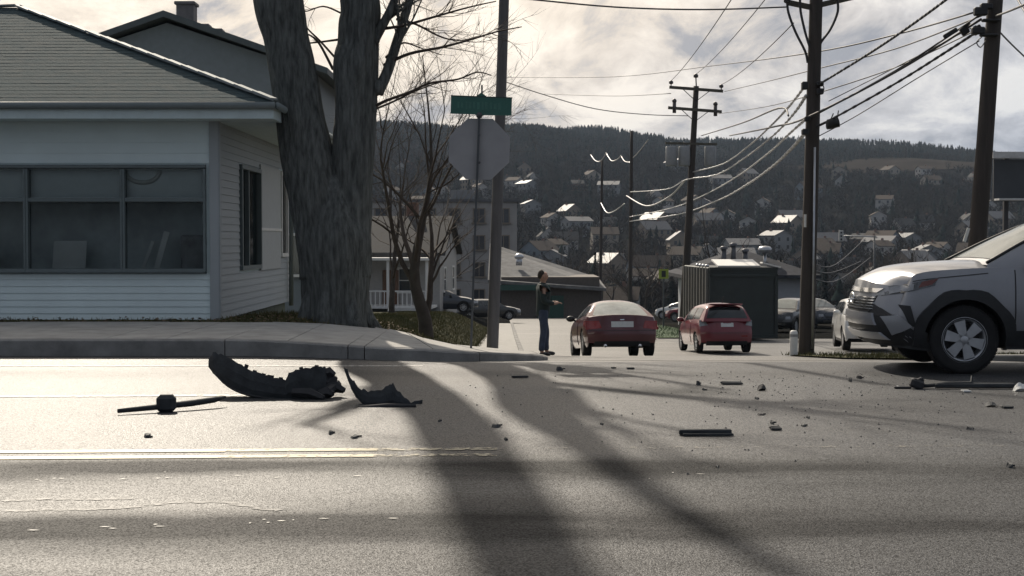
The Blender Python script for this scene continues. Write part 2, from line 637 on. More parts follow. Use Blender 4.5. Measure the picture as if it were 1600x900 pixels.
def blades(name, pts, h0, h1, m):
    n = len(pts)
    a = rng.uniform(0, 2 * PI, n)
    w = rng.uniform(.006, .016, n)
    h = rng.uniform(h0, h1, n)
    le = rng.uniform(-.6, .6, (n, 2)) * h[:, None]
    p = np.asarray(pts)
    A = p + np.stack([np.cos(a) * w, np.sin(a) * w, -0.01 + 0 * a], -1)
    B = p - np.stack([np.cos(a) * w, np.sin(a) * w, 0.01 + 0 * a], -1)
    C = p + np.stack([le[:, 0], le[:, 1], h], -1)
    V = np.stack([A, B, C], 1).reshape(-1, 3)
    return tag(from_arrays(name, V, np.arange(3 * n), 3, m), kind='stuff')


gx, gy = rng.uniform(-15, -1.1, 26000), 20.95 + (rng.uniform(0, 1, 26000) ** 1.6) * 34
ok = ~((gx < -4.4) & (gy > 21.9) & (gy < 29.1))
gx, gy = gx[ok], gy[ok]
tag(blades('lawn_grass', np.stack([gx, gy, G(gx, gy)], -1), .02, .085, GRASSM), kind='stuff')
gx, gy = rng.uniform(-5.5, -1.02, 40000), rng.uniform(21, 74, 40000)
ok = ~((gx < -4.4) & (gy < 29.1))
tag(blades('rough_grass', np.stack([gx, gy, G(gx, gy)], -1)[ok], .04, .13, GRASSM), kind='stuff')
gx, gy = rng.uniform(5.6, 26, 22000), rng.uniform(19.0, 29.5, 22000)
tag(blades('verge_grass', np.stack([gx, gy, G(gx, gy) + .03], -1), .02, .10, GRASSM), kind='stuff')
gx, gy = rng.uniform(6.3, 9.2, 6000), rng.uniform(62, 105, 6000)
tag(blades('bank_grass', np.stack([gx, gy, G(gx, gy) + .02], -1), .05, .15, MAT['bank_grass']), kind='stuff')

# ---- kerb stones and pavement slabs
path = [(x, 17.3) for x in np.arange(-46, -1.7, 0.5)]
path[-1] = (-1.8, 17.3)
for k in range(1, 13):
    a = -PI / 2 + PI / 2 * k / 12
    path.append((-1.8 + 2.3 * math.cos(a), 19.6 + 2.3 * math.sin(a)))
path += [(kerb_x(y), y) for y in np.arange(20.2, 95, .6)]
path = [Vector((a, b, 0)) for a, b in path]
arc = [0.0]
for a, b in zip(path, path[1:]):
    arc.append(arc[-1] + (b - a).length)
s_corner = arc[min(range(len(path)), key=lambda k: (path[k] - Vector((-1.8, 17.3, 0))).length)]


def path_at(s):
    x = float(np.interp(s, arc, [p.x for p in path]))
    y = float(np.interp(s, arc, [p.y for p in path]))
    e = .05
    d = Vector((float(np.interp(s + e, arc, [p.x for p in path])) - float(np.interp(s - e, arc, [p.x for p in path])),
                float(np.interp(s + e, arc, [p.y for p in path])) - float(np.interp(s - e, arc, [p.y for p in path])), 0)).normalized()
    return Vector((x, y, 0)), Vector((-d.y, d.x, 0))


def kerb_h(s):
    return float(np.interp(s, [0, s_corner - 1.5, s_corner + 1.2, s_corner + 3.2, s_corner + 8], [.215, .205, .13, .07, .10]))


def kerb_base(p):
    return float(np.interp(p.y, _PY, _PZ)) if p.x > -0.9 else (g(p.x, 17.3) if p.y < 17.6 else g(p.x, p.y))


def kerb_top(s):
    p, nn = path_at(s)
    return kerb_base(p) + kerb_h(s)


walk = empty('sidewalk', (0, 0, 0))
tag(walk, kind='structure')
s = 0.5
kn = 0
while s < arc[-1] - 1.7:
    e = min(s + (3.0 if s < s_corner - 3.2 else 1.5), arc[-1])
    if s < s_corner - .1 < e:
        e = s_corner
    mb = MB()
    ss = np.linspace(s + .006, e - .006, 5)
    rows = []
    for q_ in ss:
        p, nn = path_at(q_)
        zb, zt = kerb_base(p), kerb_top(q_) + .003 * math.sin(kn * 2.7)
        rows.append([p + Vector((0, 0, zb - .25)), p + Vector((0, 0, zt - .02)), p + nn * .02 + Vector((0, 0, zt)), p + nn * .15 + Vector((0, 0, zt)), p + nn * .15 + Vector((0, 0, zb - .25))])
    vs = [p for r in rows for p in r]
    fs = []
    for i in range(4):
        for j in range(4):
            fs.append((i * 5 + j, (i + 1) * 5 + j, (i + 1) * 5 + j + 1, i * 5 + j + 1)[::-1])
    fs += [(0, 1, 2, 3, 4), (24, 23, 22, 21, 20)]
    mb.add(vs, fs)
    mb.build('kerb_stone', KERBM, walk)
    s = e
    kn += 1


def slab(quad_xy, zs, name='paving_slab'):
    mb = MB()
    top = [Vector((x, y, z)) for (x, y), z in zip(quad_xy, zs)]
    c = sum(top, Vector()) / len(top)
    ins = [c + (p - c) * (1 - .012 / max(.3, (p - c).length)) for p in top]
    bot = [Vector((p.x, p.y, p.z - .2)) for p in top]
    n = len(top)
    low = [Vector((p.x, p.y, p.z - .012)) for p in top]
    mb.add(ins + low + bot, [tuple(range(n))] + [(i, i + n, (i + 1) % n + n, (i + 1) % n) for i in range(n)] + [(i + n, i + 2 * n, (i + 1) % n + 2 * n, (i + 1) % n + n) for i in range(n)])
    o = mb.build(name, CONC, walk)
    return o


x0 = -38.0
k = 0
while x0 < -1.9:
    x1 = min(x0 + 2.2, -1.8)
    if x1 > -3.2:
        x1 = min(x0 + .75, -1.8)
    j = .006
    za = .212 + .004 * math.sin(k * 1.9)
    zk0, zk1 = kerb_top(s_corner - (-1.8 - x0)), kerb_top(s_corner - (-1.8 - x1))
    slab([(x0 + j, 17.456), (x1 - j, 17.456), (x1 - j, 20.8), (x0 + j, 20.8)], [zk0 + .002, zk1 + .002, zk1 + .012 + (za - .21) - .02 * (x1 > -2.5), zk0 + .012 + (za - .21)])
    x0 = x1
    k += 1
inner = [(-1.8, 20.8), (-1.55, 20.8), (-1.3, 20.8), (-1.0, 20.8), (-1.0, 20.8)]
for k in range(4):
    a0, a1 = -PI / 2 + PI / 2 * k / 4, -PI / 2 + PI / 2 * (k + 1) / 4
    r = 2.145
    o0, o1 = (-1.8 + r * math.cos(a0 + .003), 19.6 + r * math.sin(a0 + .003)), (-1.8 + r * math.cos(a1 - .003), 19.6 + r * math.sin(a1 - .003))
    z0, z1 = kerb_top(s_corner + 2.3 * (PI / 2 * k / 4)), kerb_top(s_corner + 2.3 * (PI / 2 * (k + 1) / 4))
    i0, i1 = inner[k], inner[k + 1]
    zi0, zi1 = max(z0, g(*i0) + .03), max(z1, g(*i1) + .03)
    if k == 3:
        slab([o0, o1, (.34, 20.2), i0], [z0, z1, z1, zi0])
    else:
        slab([o0, o1, (i1[0] - .008, i1[1]), (i0[0] + .008, i0[1])], [z0, z1, zi1, zi0])
y0 = 20.21
while y0 < 90:
    y1 = y0 + 1.5
    za, zb = float(np.interp(y0, _PY, _PZ)) + .10, float(np.interp(y1, _PY, _PZ)) + .10
    slab([(kerb_x(y0) - .156, y0 + .008), (kerb_x(y1) - .156, y1 - .008), (kerb_x(y1) - 1.5, y1 - .008), (kerb_x(y0) - 1.5, y0 + .008)], [za, zb, zb + .02, za + .02])
    y0 = y1
# low kerb along the verge on the right
vk = empty('verge_kerb')
tag(vk, kind='structure')
x0 = 6.2
while x0 < 44:
    x1 = x0 + 2.4
    zt = g(x0, 18.85) + .085
    MB().box(((x0 + x1) / 2, 18.82, zt - .15), (x1 - x0 - .012, .16, .3), bevel=.015).build('kerb_stone', KERBM, vk)
    x0 = x1


# ---- painted lines (thin worn sheets on the asphalt), crack sealant, worn flecks
def worn_paint(name, col, keep):
    m = bpy.data.materials.new(name)
    m.use_nodes = True
    t = m.node_tree
    b = t.nodes['Principled BSDF']
    out = t.nodes['Material Output']
    tcn = node(t, 'ShaderNodeTexCoord')
    nz = node(t, 'ShaderNodeTexNoise', i_Scale=14.0, i_Detail=8.0, i_Roughness=0.75)
    t.links.new(tcn.outputs['Object'], nz.inputs['Vector'])
    b.inputs['Base Color'].default_value = (*col, 1)
    b.inputs['Roughness'].default_value = 0.55
    f = ramp(t, nz.outputs[0], [(keep - .06, 0.0), (keep + .06, 1.0)])
    tr = node(t, 'ShaderNodeBsdfTransparent')
    mx = node(t, 'ShaderNodeMixShader')
    t.links.new(f, mx.inputs[0])
    t.links.new(tr.outputs[0], mx.inputs[1])
    t.links.new(b.outputs[0], mx.inputs[2])
    t.links.new(mx.outputs[0], out.inputs[0])
    return m


YELLOW = worn_paint('yellow_road_paint', (0.62, 0.53, 0.32), .36)
WHITE = worn_paint('white_road_paint', (0.62, 0.60, 0.56), .46)


def stripe(name, pts, w, m, z=0.009, kind='structure'):
    mb = MB()
    pts = [Vector((a, b, z)) for a, b in pts]
    vs, fs = [], []
    for i, p in enumerate(pts):
        d = (pts[min(i + 1, len(pts) - 1)] - pts[max(0, i - 1)]).normalized()
        nn = Vector((-d.y, d.x, 0)) * (w if not callable(w) else w(i)) / 2
        vs += [p - nn, p + nn]
    for i in range(len(pts) - 1):
        fs.append((2 * i, 2 * i + 2, 2 * i + 3, 2 * i + 1))
    mb.add(vs, fs)
    return tag(mb.build(name, m), kind=kind)


ln = lambda x0, x1, y, k: [(x, y + k * x) for x in np.linspace(x0, x1, 30)]
for yc in (9.52, 9.25):
    stripe('center_line', ln(-80, -1.9, yc, .045), .125, YELLOW)
    stripe('center_line', ln(-1.9, -.9, yc, .045), .12, worn_paint('worn_road_paint', (0.50, 0.44, 0.29), .42))
    stripe('center_line', ln(-.9, -.1, yc, .045), .11, worn_paint('thin_road_paint', (0.40, 0.36, 0.26), .50))
stripe('worn_center_line', ln(-.1, 14, 9.52, .045), .09, worn_paint('faded_road_paint', (0.30, 0.28, 0.23), .60))
stripe('lane_line', ln(-80, -2.2, 12.95, .05), .12, WHITE)
stripe('edge_line', ln(-80, -1.0, 15.85, .0), .07, WHITE)
SEAL = worn_paint('crack_sealant', (0.014, 0.014, 0.014), .47)
for k, pl in enumerate([[(0, 803), (60, 801), (130, 800), (180, 798), (235, 793), (262, 789), (300, 788), (352, 788), (400, 798), (440, 803)],
                        [(0, 787), (70, 783), (140, 784), (215, 782)], [(-160, 796), (-60, 800), (0, 803)]]):
    pw = []
    for (a, b), (c, d) in zip(pl, pl[1:]):
        for f_ in np.linspace(0, 1, 8)[:-1]:
            px, py = a + (c - a) * f_, b + (d - b) * f_
            dd = F * CAM_Z / (py - 377)
            pw.append((xat(px, dd), dd + .035 * mnoise.noise(Vector((px * .05, k, 0)))))
    stripe('crack_sealant', pw, lambda i: .05 + .05 * mnoise.noise(Vector((i * .6, 3, k))), SEAL, z=.007)
mb = MB()
for i in range(30):
    row = random.choice([0, 0, 1])
    px = random.uniform(-50, 700) if random.random() < .8 else random.uniform(950, 1120)
    py = (752 - px * .008 + random.gauss(0, 4)) if row == 0 else (835 - px * .035 + random.gauss(0, 4))
    d = F * CAM_Z / (py - 377)
    x = xat(px, d)
    L, wv = random.uniform(.006, .032), random.uniform(.005, .010)
    mb.add([(x - L, d - wv * .4, .009), (x + L * .2, d - wv, .009), (x + L, d + wv * .3, .009), (x - L * .3, d + wv, .009)], [(0, 1, 2, 3)])
tag(mb.build('paint_flecks', mat('paint_fleck', (.6, .58, .53), .5)), kind='stuff')
# ================================================================== FAR HILL: woods
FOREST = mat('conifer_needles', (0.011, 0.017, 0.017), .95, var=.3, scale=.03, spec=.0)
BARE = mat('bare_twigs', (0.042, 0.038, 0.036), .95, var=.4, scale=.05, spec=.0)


def conifer_template(seed):
    r = random.Random(seed)
    vs, fs = [], []
    for t in range(3):
        z0, z1, rr = .12 + t * .27, .5 + t * .25, .24 - t * .065
        n = 5
        k = len(vs)
        a0 = r.uniform(0, 6)
        for i in range(n):
            a = a0 + 2 * PI * i / n
            q = rr * r.uniform(.65, 1.2)
            vs.append((q * math.cos(a), q * math.sin(a), z0 + r.uniform(-.05, .05)))
        vs.append((r.uniform(-.02, .02), r.uniform(-.02, .02), z1))
        fs += [(k + i, k + (i + 1) % n, k + n) for i in range(n)]
    return np.array(vs), np.array(fs)


def bare_template(seed):
    r = random.Random(seed)
    vs, fs = [], []

    def tri(a, b, c):
        k = len(vs)
        vs.extend([a, b, c])
        fs.append((k, k + 1, k + 2))
    tri((-.025, 0, 0), (.025, 0, 0), (0, 0, .75))
    for i in range(20):
        z = r.uniform(.22, .62)
        a = r.uniform(0, 2 * PI)
        L = r.uniform(.18, .42)
        up = r.uniform(.3, 1.0)
        e = (math.cos(a) * L * .75, math.sin(a) * L * .75, min(1.02, z + L * up))
        w = .022
        tri((-w * math.sin(a), w * math.cos(a), z), (w * math.sin(a), -w * math.cos(a), z), e)
        for j in range(2):
            b = a + r.uniform(-1.2, 1.2)
            m = tuple(q * .6 for q in e[:2]) + (z + (e[2] - z) * .6,)
            e2 = (m[0] + math.cos(b) * .16, m[1] + math.sin(b) * .16, m[2] + r.uniform(.05, .22))
            tri((m[0], m[1], m[2] - .02), (m[0] + .012, m[1] + .012, m[2] + .02), e2)
    return np.array(vs), np.array(fs)


def scatter(name, pts, hs, temps, m):
    VV, FF, off = [], [], 0
    which = rng.integers(0, len(temps), len(pts))
    for ti, (tv, tf) in enumerate(temps):
        sel = which == ti
        p, h = pts[sel], hs[sel]
        if len(p) == 0:
            continue
        a = rng.uniform(0, 2 * PI, len(p))
        wd = h * rng.uniform(.75, 1.25, len(p))
        c, s_ = np.cos(a), np.sin(a)
        X = (tv[None, :, 0] * c[:, None] - tv[None, :, 1] * s_[:, None]) * wd[:, None] + p[:, None, 0]
        Y = (tv[None, :, 0] * s_[:, None] + tv[None, :, 1] * c[:, None]) * wd[:, None] + p[:, None, 1]
        Z = tv[None, :, 2] * h[:, None] + p[:, None, 2] - .3
        VV.append(np.stack([X, Y, Z], -1).reshape(-1, 3))
        FF.append((tf[None] + (np.arange(len(p)) * len(tv))[:, None, None] + off).reshape(-1))
        off += len(p) * len(tv)
    return tag(from_arrays(name, np.concatenate(VV), np.concatenate(FF), 3, m), kind='stuff')


def field_mask(x, y):
    return (x > 150) & (x < 460) & (y > 885 + .12 * (x - 200)) & (y < 985 + .12 * (x - 200))


CT = [conifer_template(k) for k in range(6)]
BT = [bare_template(k + 50) for k in range(6)]
N = 62000
y = rng.uniform(560, 1640, N)
x = rng.uniform(-.52, .52, N) * y
dens = sstep(560, 950, y) * (1 - .55 * (np.sin(x * .013 + y * .006) > .25) * (y < 900))
keep = (rng.uniform(0, 1, N) < .12 + .88 * dens) & ~field_mask(x, y)
x, y = x[keep], y[keep]
isc = rng.uniform(0, 1, len(x)) < (.12 + .48 * sstep(850, 1250, y))
hh = rng.uniform(2.2, 8.0, len(x)) * (1 + .25 * np.sin(x * .05) * np.sin(x * .017 + 2))
P3 = np.stack([x, y, G(x, y)], -1)
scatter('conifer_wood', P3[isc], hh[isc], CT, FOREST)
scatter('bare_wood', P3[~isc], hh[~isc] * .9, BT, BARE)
N = 12000
y = rng.uniform(250, 860, N)
x = rng.uniform(-.5, .5, N) * y
hh = rng.uniform(4.5, 9.5, N)
P3 = np.stack([x, y, G(x, y)], -1)
isc = rng.uniform(0, 1, N) < .12
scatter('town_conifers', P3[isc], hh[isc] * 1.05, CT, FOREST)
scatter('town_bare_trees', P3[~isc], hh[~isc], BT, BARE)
sheet('field', lambda u, y: u, np.linspace(180, 420, 40), np.linspace(900, 1010, 14), .8, mat('dry_field', (.036, .031, .027), .95, var=.35, scale=.03, spec=0.0))

# ================================================================== TOWN HOUSES
WALLC = [mat('wall_white', (.36, .35, .34), .7, var=.08), mat('wall_cream', (.28, .25, .21), .7, var=.1), mat('wall_grey', (.19, .20, .21), .7, var=.1),
         mat('wall_blue', (.12, .15, .18), .7, var=.1), mat('wall_brick', (.15, .08, .06), .8, var=.2), mat('wall_tan', (.21, .175, .14), .7, var=.1)]
ROOFC = [mat('roof_dark', (.055, .055, .056), .85, var=.3, scale=2, spec=.12), mat('roof_brown', (.062, .05, .042), .85, var=.3, scale=2, spec=.12), mat('roof_grey', (.12, .122, .128), .55, var=.2, scale=2, spec=.25)]
DARKW = mat('far_window', (.03, .035, .045), .12, var=.2, spec=.6)
TRIM = mat('trim_white', (.70, .69, .66), .6, var=.06)


def gable_roof(w, d, h, rh, o=.35, th=.18, mi=0, mb=None):
    mb = mb or MB()
    hw, hd = w / 2 + o, d / 2 + o
    k = o * rh / (d / 2)
    z0 = h - k
    prof = [(-hd, z0), (0, h + rh), (hd, z0), (hd, z0 + th), (0, h + rh + th), (-hd, z0 + th)]
    n = len(prof)
    vs = [(-hw, a, b) for a, b in prof] + [(hw, a, b) for a, b in prof]
    fs = [(0, 1, 4, 5), (1, 2, 3, 4), (5 + n, 4 + n, 1 + n, n), (4 + n, 3 + n, 2 + n, 1 + n)]
    for i in range(n):
        j = (i + 1) % n
        fs.append((i, i + n, j + n, j))
    return mb.add(vs, fs, mi)


def house_walls(w, d, h, rh, mb=None, mi=0):
    mb = mb or MB()
    hw, hd = w / 2, d / 2
    vs = [(-hw, -hd, -2.5), (hw, -hd, -2.5), (hw, hd, -2.5), (-hw, hd, -2.5), (-hw, -hd, h), (hw, -hd, h), (hw, hd, h), (-hw, hd, h), (-hw, 0, h + rh), (hw, 0, h + rh)]
    fs = [(0, 1, 5, 4), (2, 3, 7, 6), (1, 2, 6, 9, 5), (3, 0, 4, 8, 7)]
    return mb.add(vs, fs, mi)


def win_spots(w, d, h):
    out = []
    fl = max(1, int(h // 2.6))
    for f_ in range(fl):
        z = 1.5 + f_ * 2.7
        nx = max(2, int(w // 2.6))
        for i in range(nx):
            xx = -w / 2 + w * (i + .5) / nx
            out += [((xx, -d / 2, z), 0), ((xx, d / 2, z), 0)]
        ny_ = max(1, int(d // 3))
        for i in range(ny_):
            yy = -d / 2 + d * (i + .5) / ny_
            out += [((-w / 2, yy, z), 1), ((w / 2, yy, z), 1)]
    return out


def far_house_mesh(w, d, h, rh, wm, rm):
    mb = house_walls(w, d, h, rh)
    gable_roof(w, d, h, rh, mi=1, mb=mb)
    for (c, s_) in win_spots(w, d, h):
        mb.box(c, (.95, .1, 1.25) if s_ == 0 else (.1, .95, 1.25), 2)
    mb.box((w * .22, .4, h + rh + .1), (.6, .6, 1.5), 3)
    return mb, [wm, rm, DARKW, WALLC[4]]


COLN = ['white', 'cream', 'grey', 'slate blue', 'red brick', 'tan']
protos = []
for i in range(9):
    w, d = random.uniform(7, 12), random.uniform(6.5, 8.5)
    h, rh = random.choice([2.8, 5.3, 5.5]), random.uniform(1.6, 3.0)
    ci = [0, 1, 2, 0, 3, 5, 4, 0, 2][i]
    mb, ms = far_house_mesh(w, d, h, rh, WALLC[ci], ROOFC[i % 3])
    o = mb.build('town_house', ms)
    o.location = (0, 0, -500)
    protos.append((o, ci, ['dark', 'brown', 'grey'][i % 3], 'one storey' if h < 4 else 'two storey'))
placed = []
cnt = 0
used = set()
tries = 0
while cnt < 225 and tries < 12000:
    tries += 1
    d = random.choice([random.uniform(360, 520), random.uniform(420, 900), random.uniform(520, 900)])
    x = random.uniform(-.40, .42) * d
    if d > 800 and random.random() < .5:
        continue
    if any((x - a)**2 + (d - b)**2 < 11**2 for a, b in placed):
        continue
    placed.append((x, d))
    pi_ = random.randrange(9)
    o, ci, rn, st = protos[pi_]
    c = o if pi_ not in used else o.copy()
    if pi_ in used:
        COL.objects.link(c)
    used.add(pi_)
    c.location = (x, d, g(x, d) + .3)
    c.rotation_euler = (0, 0, random.choice([0, PI / 2]) + random.gauss(.25, .35))
    tag(c, f'far {st} {COLN[ci]} gabled house with {rn} roof among bare trees on the hillside', 'house', f'{st} {COLN[ci]} houses with {rn} roofs on the far hillside')
    cnt += 1
for k, (o, *_r) in enumerate(protos):
    if k not in used:
        bpy.data.objects.remove(o)


def near_house(loc, rz, w, d, h, rh, wm, rm, label, hip=False, chimney=True):
    r = empty('house', loc, rz, label, 'house')
    house_walls(w, d, h, rh).build('wall', wm, r)
    rf = gable_roof(w, d, h, rh).build('roof', rm, r)
    if chimney:
        MB().box((w * .2, .5, h + rh + .2), (.7, .6, 1.6), bevel=.03).build('chimney', WALLC[4], rf)
    fmesh = pmesh = None
    for (c, s_) in win_spots(w, d, h):
        if fmesh is None:
            f_ = MB()
            for (cc, sz) in (((0, 0, .7), (1.15, .12, .1)), ((0, 0, -.7), (1.25, .16, .1)), ((-.53, 0, 0), (.1, .12, 1.3)), ((.53, 0, 0), (.1, .12, 1.3)), ((0, 0, 0), (.96, .08, .05))):
                f_.box(cc, sz)
            fo = f_.build('window', TRIM, r)
            po = MB().box((0, 0, 0), (.96, .05, 1.3)).build('pane', DARKW, fo)
            fmesh, pmesh = fo.data, po.data
        else:
            fo = bpy.data.objects.new('window', fmesh)
            COL.objects.link(fo)
            fo.parent = r
            po = bpy.data.objects.new('pane', pmesh)
            COL.objects.link(po)
            po.parent = fo
        fo.location = c
        fo.rotation_euler = (0, 0, 0 if s_ == 0 else PI / 2)
    MB().box((w * .12, -d / 2 - .03, 1.05), (.95, .1, 2.1), bevel=.02).build('door', mat('door_brown', (.14, .07, .04), .5), r)
    return r


hz = [(1395, 300, 16, 7, 8.2, 2.2, 0, 1, .15, 'long white three storey house below the hill, right of the traffic light'),
      (1330, 330, 9, 7, 5.4, 2.4, 2, 0, .5, 'grey two storey house left of the long white three storey house'),
      (1455, 320, 9, 7, 5.4, 2.6, 1, 0, -.3, 'cream gabled house above the hood of the silver car'),
      (860, 260, 10, 8, 5.4, 2.6, 5, 0, .3, 'tan two storey house beyond the low light roofed building'),
      (960, 250, 10, 7, 2.9, 2.4, 2, 1, -.2, 'low grey house behind the far utility pole in the middle of town'),
      (1020, 290, 11, 8, 5.4, 2.5, 0, 0, .4, 'white two storey house behind the small yellow green sign'),
      (1180, 240, 10, 8, 5.4, 2.4, 4, 0, .1, 'red brick two storey house far behind the dark container'),
      (1250, 290, 9, 7, 5.4, 2.4, 0, 2, .6, 'white two storey house with grey roof near the middle utility pole'),
      (700, 240, 12, 8, 5.6, 2.6, 1, 1, .2, 'cream two storey house behind the small bare tree on the left'),
      (640, 180, 11, 8, 5.6, 2.8, 0, 2, -.25, 'white two storey house with grey roof behind the small bare tree')]
for px, d, w, dd, h, rh, wi, ri, rz, lb in hz:
    X = xat(px, d)
    near_house((X, d, g(X, d) + .2), rz, w * .85, dd * .85, h * .9, rh * .85, WALLC[wi], ROOFC[ri], lb)
# porch house close behind the big tree
X = xat(600, 84)
ph = near_house((X, 86, g(X, 84) + .5), -.08, 7.5, 8, 3.1, 2.0, WALLC[0], ROOFC[0], 'white house with a railed front porch between the two lawn trees')
mb = MB()
mb.box((0, -5.2, 2.75), (7.2, 2.4, .15))
for xx in (-3.3, -1.1, 1.1, 3.3):
    mb.box((xx, -6.2, 1.4), (.14, .14, 2.6))
mb.box((0, -6.2, .95), (6.6, .07, .08))
for i in range(26):
    mb.box((-3.2 + i * .256, -6.2, .5), (.05, .05, .85))
mb.box((0, -5.2, .05), (7.2, 2.4, .14))
mb.build('porch', TRIM, ph)
mb = MB()
for i in range(5):
    mb.box((2.2, -6.65 - i * .28, -.08 - i * .18), (1.6, .28, .06))
mb.beam((1.4, -6.5, .8), (1.4, -7.9, -.1), .06, .06)
mb.beam((3.0, -6.5, .8), (3.0, -7.9, -.1), .06, .06)
mb.build('steps', TRIM, ph)

# ---- four storey apartment block left of the street
ad = 148
aw = 15.5
ax = xat(806, ad) - aw / 2
apt = empty('apartment_building', (ax, ad + 6, g(ax, ad)), .02, 'beige four storey apartment block behind the stop sign', 'building')
MB().box((0, 0, 5.3), (aw, 12, 12.6)).build('wall', mat('apartment_wall', (.34, .325, .31), .8, var=.1, scale=1), apt)
rf = MB().box((0, 0, 11.75), (aw + .5, 12.5, .3)).build('roof', ROOFC[2], apt)
MB().box((2, 0, 12.4), (2.5, 3, 1.2)).build('stair_head', WALLC[2], rf)
fm = None
for fl in range(4):
    for i in range(6):
        f_ = MB()
        xx = -aw / 2 + 1.35 + i * 2.55
        if fm is None:
            for (cc, sz) in (((0, 0, .75), (1.3, .16, .12)), ((0, -.05, -.78), (1.6, .3, .14)), ((-.6, 0, 0), (.12, .16, 1.4)), ((.6, 0, 0), (.12, .16, 1.4)), ((0, 0, 0), (.07, .1, 1.4))):
                f_.box(cc, sz)
            fo = f_.build('window', WALLC[5], apt)
            po = MB().box((0, .02, 0), (1.1, .06, 1.4)).build('pane', DARKW, fo)
            fm = (fo.data, po.data)
        else:
            fo = bpy.data.objects.new('window', fm[0])
            COL.objects.link(fo)
            fo.parent = apt
            po = bpy.data.objects.new('pane', fm[1])
            COL.objects.link(po)
            po.parent = fo
        fo.location = (xx, -6.03, 1.75 + fl * 2.8)

# ---- low building with a wide light roof behind the person
ld = 118
lx = xat(800, ld)
lowb = empty('low_building', (lx + 3.2, ld + 5, g(lx + 3, ld)), 0, 'low building with broad pale sloping roof behind the standing person', 'building')
MB().box((0, 0, 1.3), (8.2, 9, 4.2)).build('wall', mat('low_wall', (.10, .085, .075), .8, var=.2), lowb)
mb = MB()
rp = [(-5.2, -5.5, 3.2), (4.6, -5.5, 2.5), (4.6, 5.5, 3.1), (-5.2, 5.5, 6.2)]
mb.add([(a, b, c) for a, b, c in rp] + [(a, b, c - .25) for a, b, c in rp], [(0, 1, 2, 3), (7, 6, 5, 4), (0, 4, 5, 1), (1, 5, 6, 2), (2, 6, 7, 3), (3, 7, 4, 0)])
rf = mb.build('roof', mat('pale_roof', (.15, .15, .15), .85, var=.35, scale=1.5, spec=.12), lowb)
MB().tube([(-2.6, -1, 4.3), (-2.6, -1, 4.95)], .28, 10).sphere((-2.6, -1, 5.05), .42, 10, 6, scale=(1, 1, .7)).build('roof_vent', mat('galvanised', (.45, .46, .48), .35, .8), rf)
mb = MB()
mb.box((-2.4, -5.62, 2.55), (4.6, .12, .45))
mb.box((0, -4.56, .9), (2.2, .1, 1.9))
mb.build('awning', mat('dark_green', (.02, .07, .055), .6), lowb)
# ---- hip roofed house on the right behind the container
hd_ = 84
hx = xat(1172, hd_)
hip = empty('bungalow', (hx, hd_ + 4, g(hx, hd_) + .15), .0, 'white walled bungalow with shallow grey hip roof behind the dark container', 'house')
MB().box((0, 0, 1.0), (6.6, 8, 3.9)).build('wall', mat('bungalow_wall', (.36, .37, .40), .7, var=.08), hip)
mb = MB()
ov = .75
a_, b_ = 3.3 + ov, 4 + ov
mb.add([(-a_, -b_, 2.75), (a_, -b_, 2.75), (a_, b_, 2.75), (-a_, b_, 2.75), (-.6, -.8, 4.25), (.6, -.8, 4.25), (.6, .8, 4.25), (-.6, .8, 4.25), (-a_, -b_, 2.95), (a_, -b_, 2.95), (a_, b_, 2.95), (-a_, b_, 2.95)],
       [(3, 2, 1, 0), (0, 1, 9, 8), (1, 2, 10, 9), (2, 3, 11, 10), (3, 0, 8, 11), (8, 9, 5, 4), (9, 10, 6, 5), (10, 11, 7, 6), (11, 8, 4, 7), (4, 5, 6, 7)])
rf = mb.build('roof', mat('shingle_grey', (.05, .052, .06), .9, var=.3, scale=3, spec=.08), hip)
VENTM = mat('vent_metal', (.10, .10, .11), .45, .4)
for (vx, vy, vz, vh) in ((-1.35, -2.6, 3.3, 1.15), (-.75, -2.4, 3.4, 1.25), (-.05, -2.5, 3.3, 1.0)):
    MB().tube([(vx, vy, vz), (vx, vy, vz + vh)], .16, 8).lathe((vx, vy, vz + vh), [(.24, 0), (.24, .14), (.02, .2)], 10).build('vent_pipe', VENTM, rf)
o = MB().tube([(1.15, -2.4, 3.2), (1.15, -2.4, 4.2)], .10, 8).lathe((1.15, -2.4, 4.2), [(.12, 0), (.40, .05), (.42, .3), (.3, .42), (.02, .46)], 12).build('turbine_vent', MAT['galvanised'], rf)

# ---- dark container / box with ribbed side
cd = 58
cx0, cx1 = xat(1108, cd), xat(1216, cd)
cw = cx1 - cx0
box = empty('container', ((cx0 + cx1) / 2, cd, g((cx0 + cx1) / 2, cd) + .02), .05, 'tall dark box container with ribbed left side beside the red hatchback', 'container')
CB = mat('container_dark', (.022, .030, .030), .6, var=.25, scale=2)
MB().box((0, 3.0, 1.54), (cw, 6.0, 2.86), bevel=.03).build('body', CB, box)
for k in range(9):
    MB().box((-cw / 2 - .06, .25 + k * .66, 1.54), (.12, .10, 2.8)).build('rib', mat('rib_grey', (.17, .165, .15), .5, var=.1), box)
mb = MB()
mb.box((0, -.03, .15), (cw, .06, .14)).box((-cw / 2 + .06, -.03, 1.45), (.12, .07, 2.5)).box((cw / 2 - .06, -.03, 1.45), (.12, .07, 2.5)).box((0, -.03, 2.66), (cw, .07, .12)).box((0, -.03, 2.92), (cw, .07, .12))
mb.build('end_frame', CB, box)
MB().box((-.15, .9, 3.14), (1.75, 1.5, .06), rot=Matrix.Rotation(.16, 3, 'X')).build('lid', TRIM, box)
MB().beam((.75, .1, 3.17), (1.5, .1, 2.98), .5, .06).build('lid_flap', TRIM, box)
for k in range(4):
    MB().lathe((-cw / 2 - .05, .3 + k * .7, 2.98), [(.02, 0), (.1, .02), (.1, .09), (.02, .12)], 8).build('tie_hook', MAT['galvanised'], box)

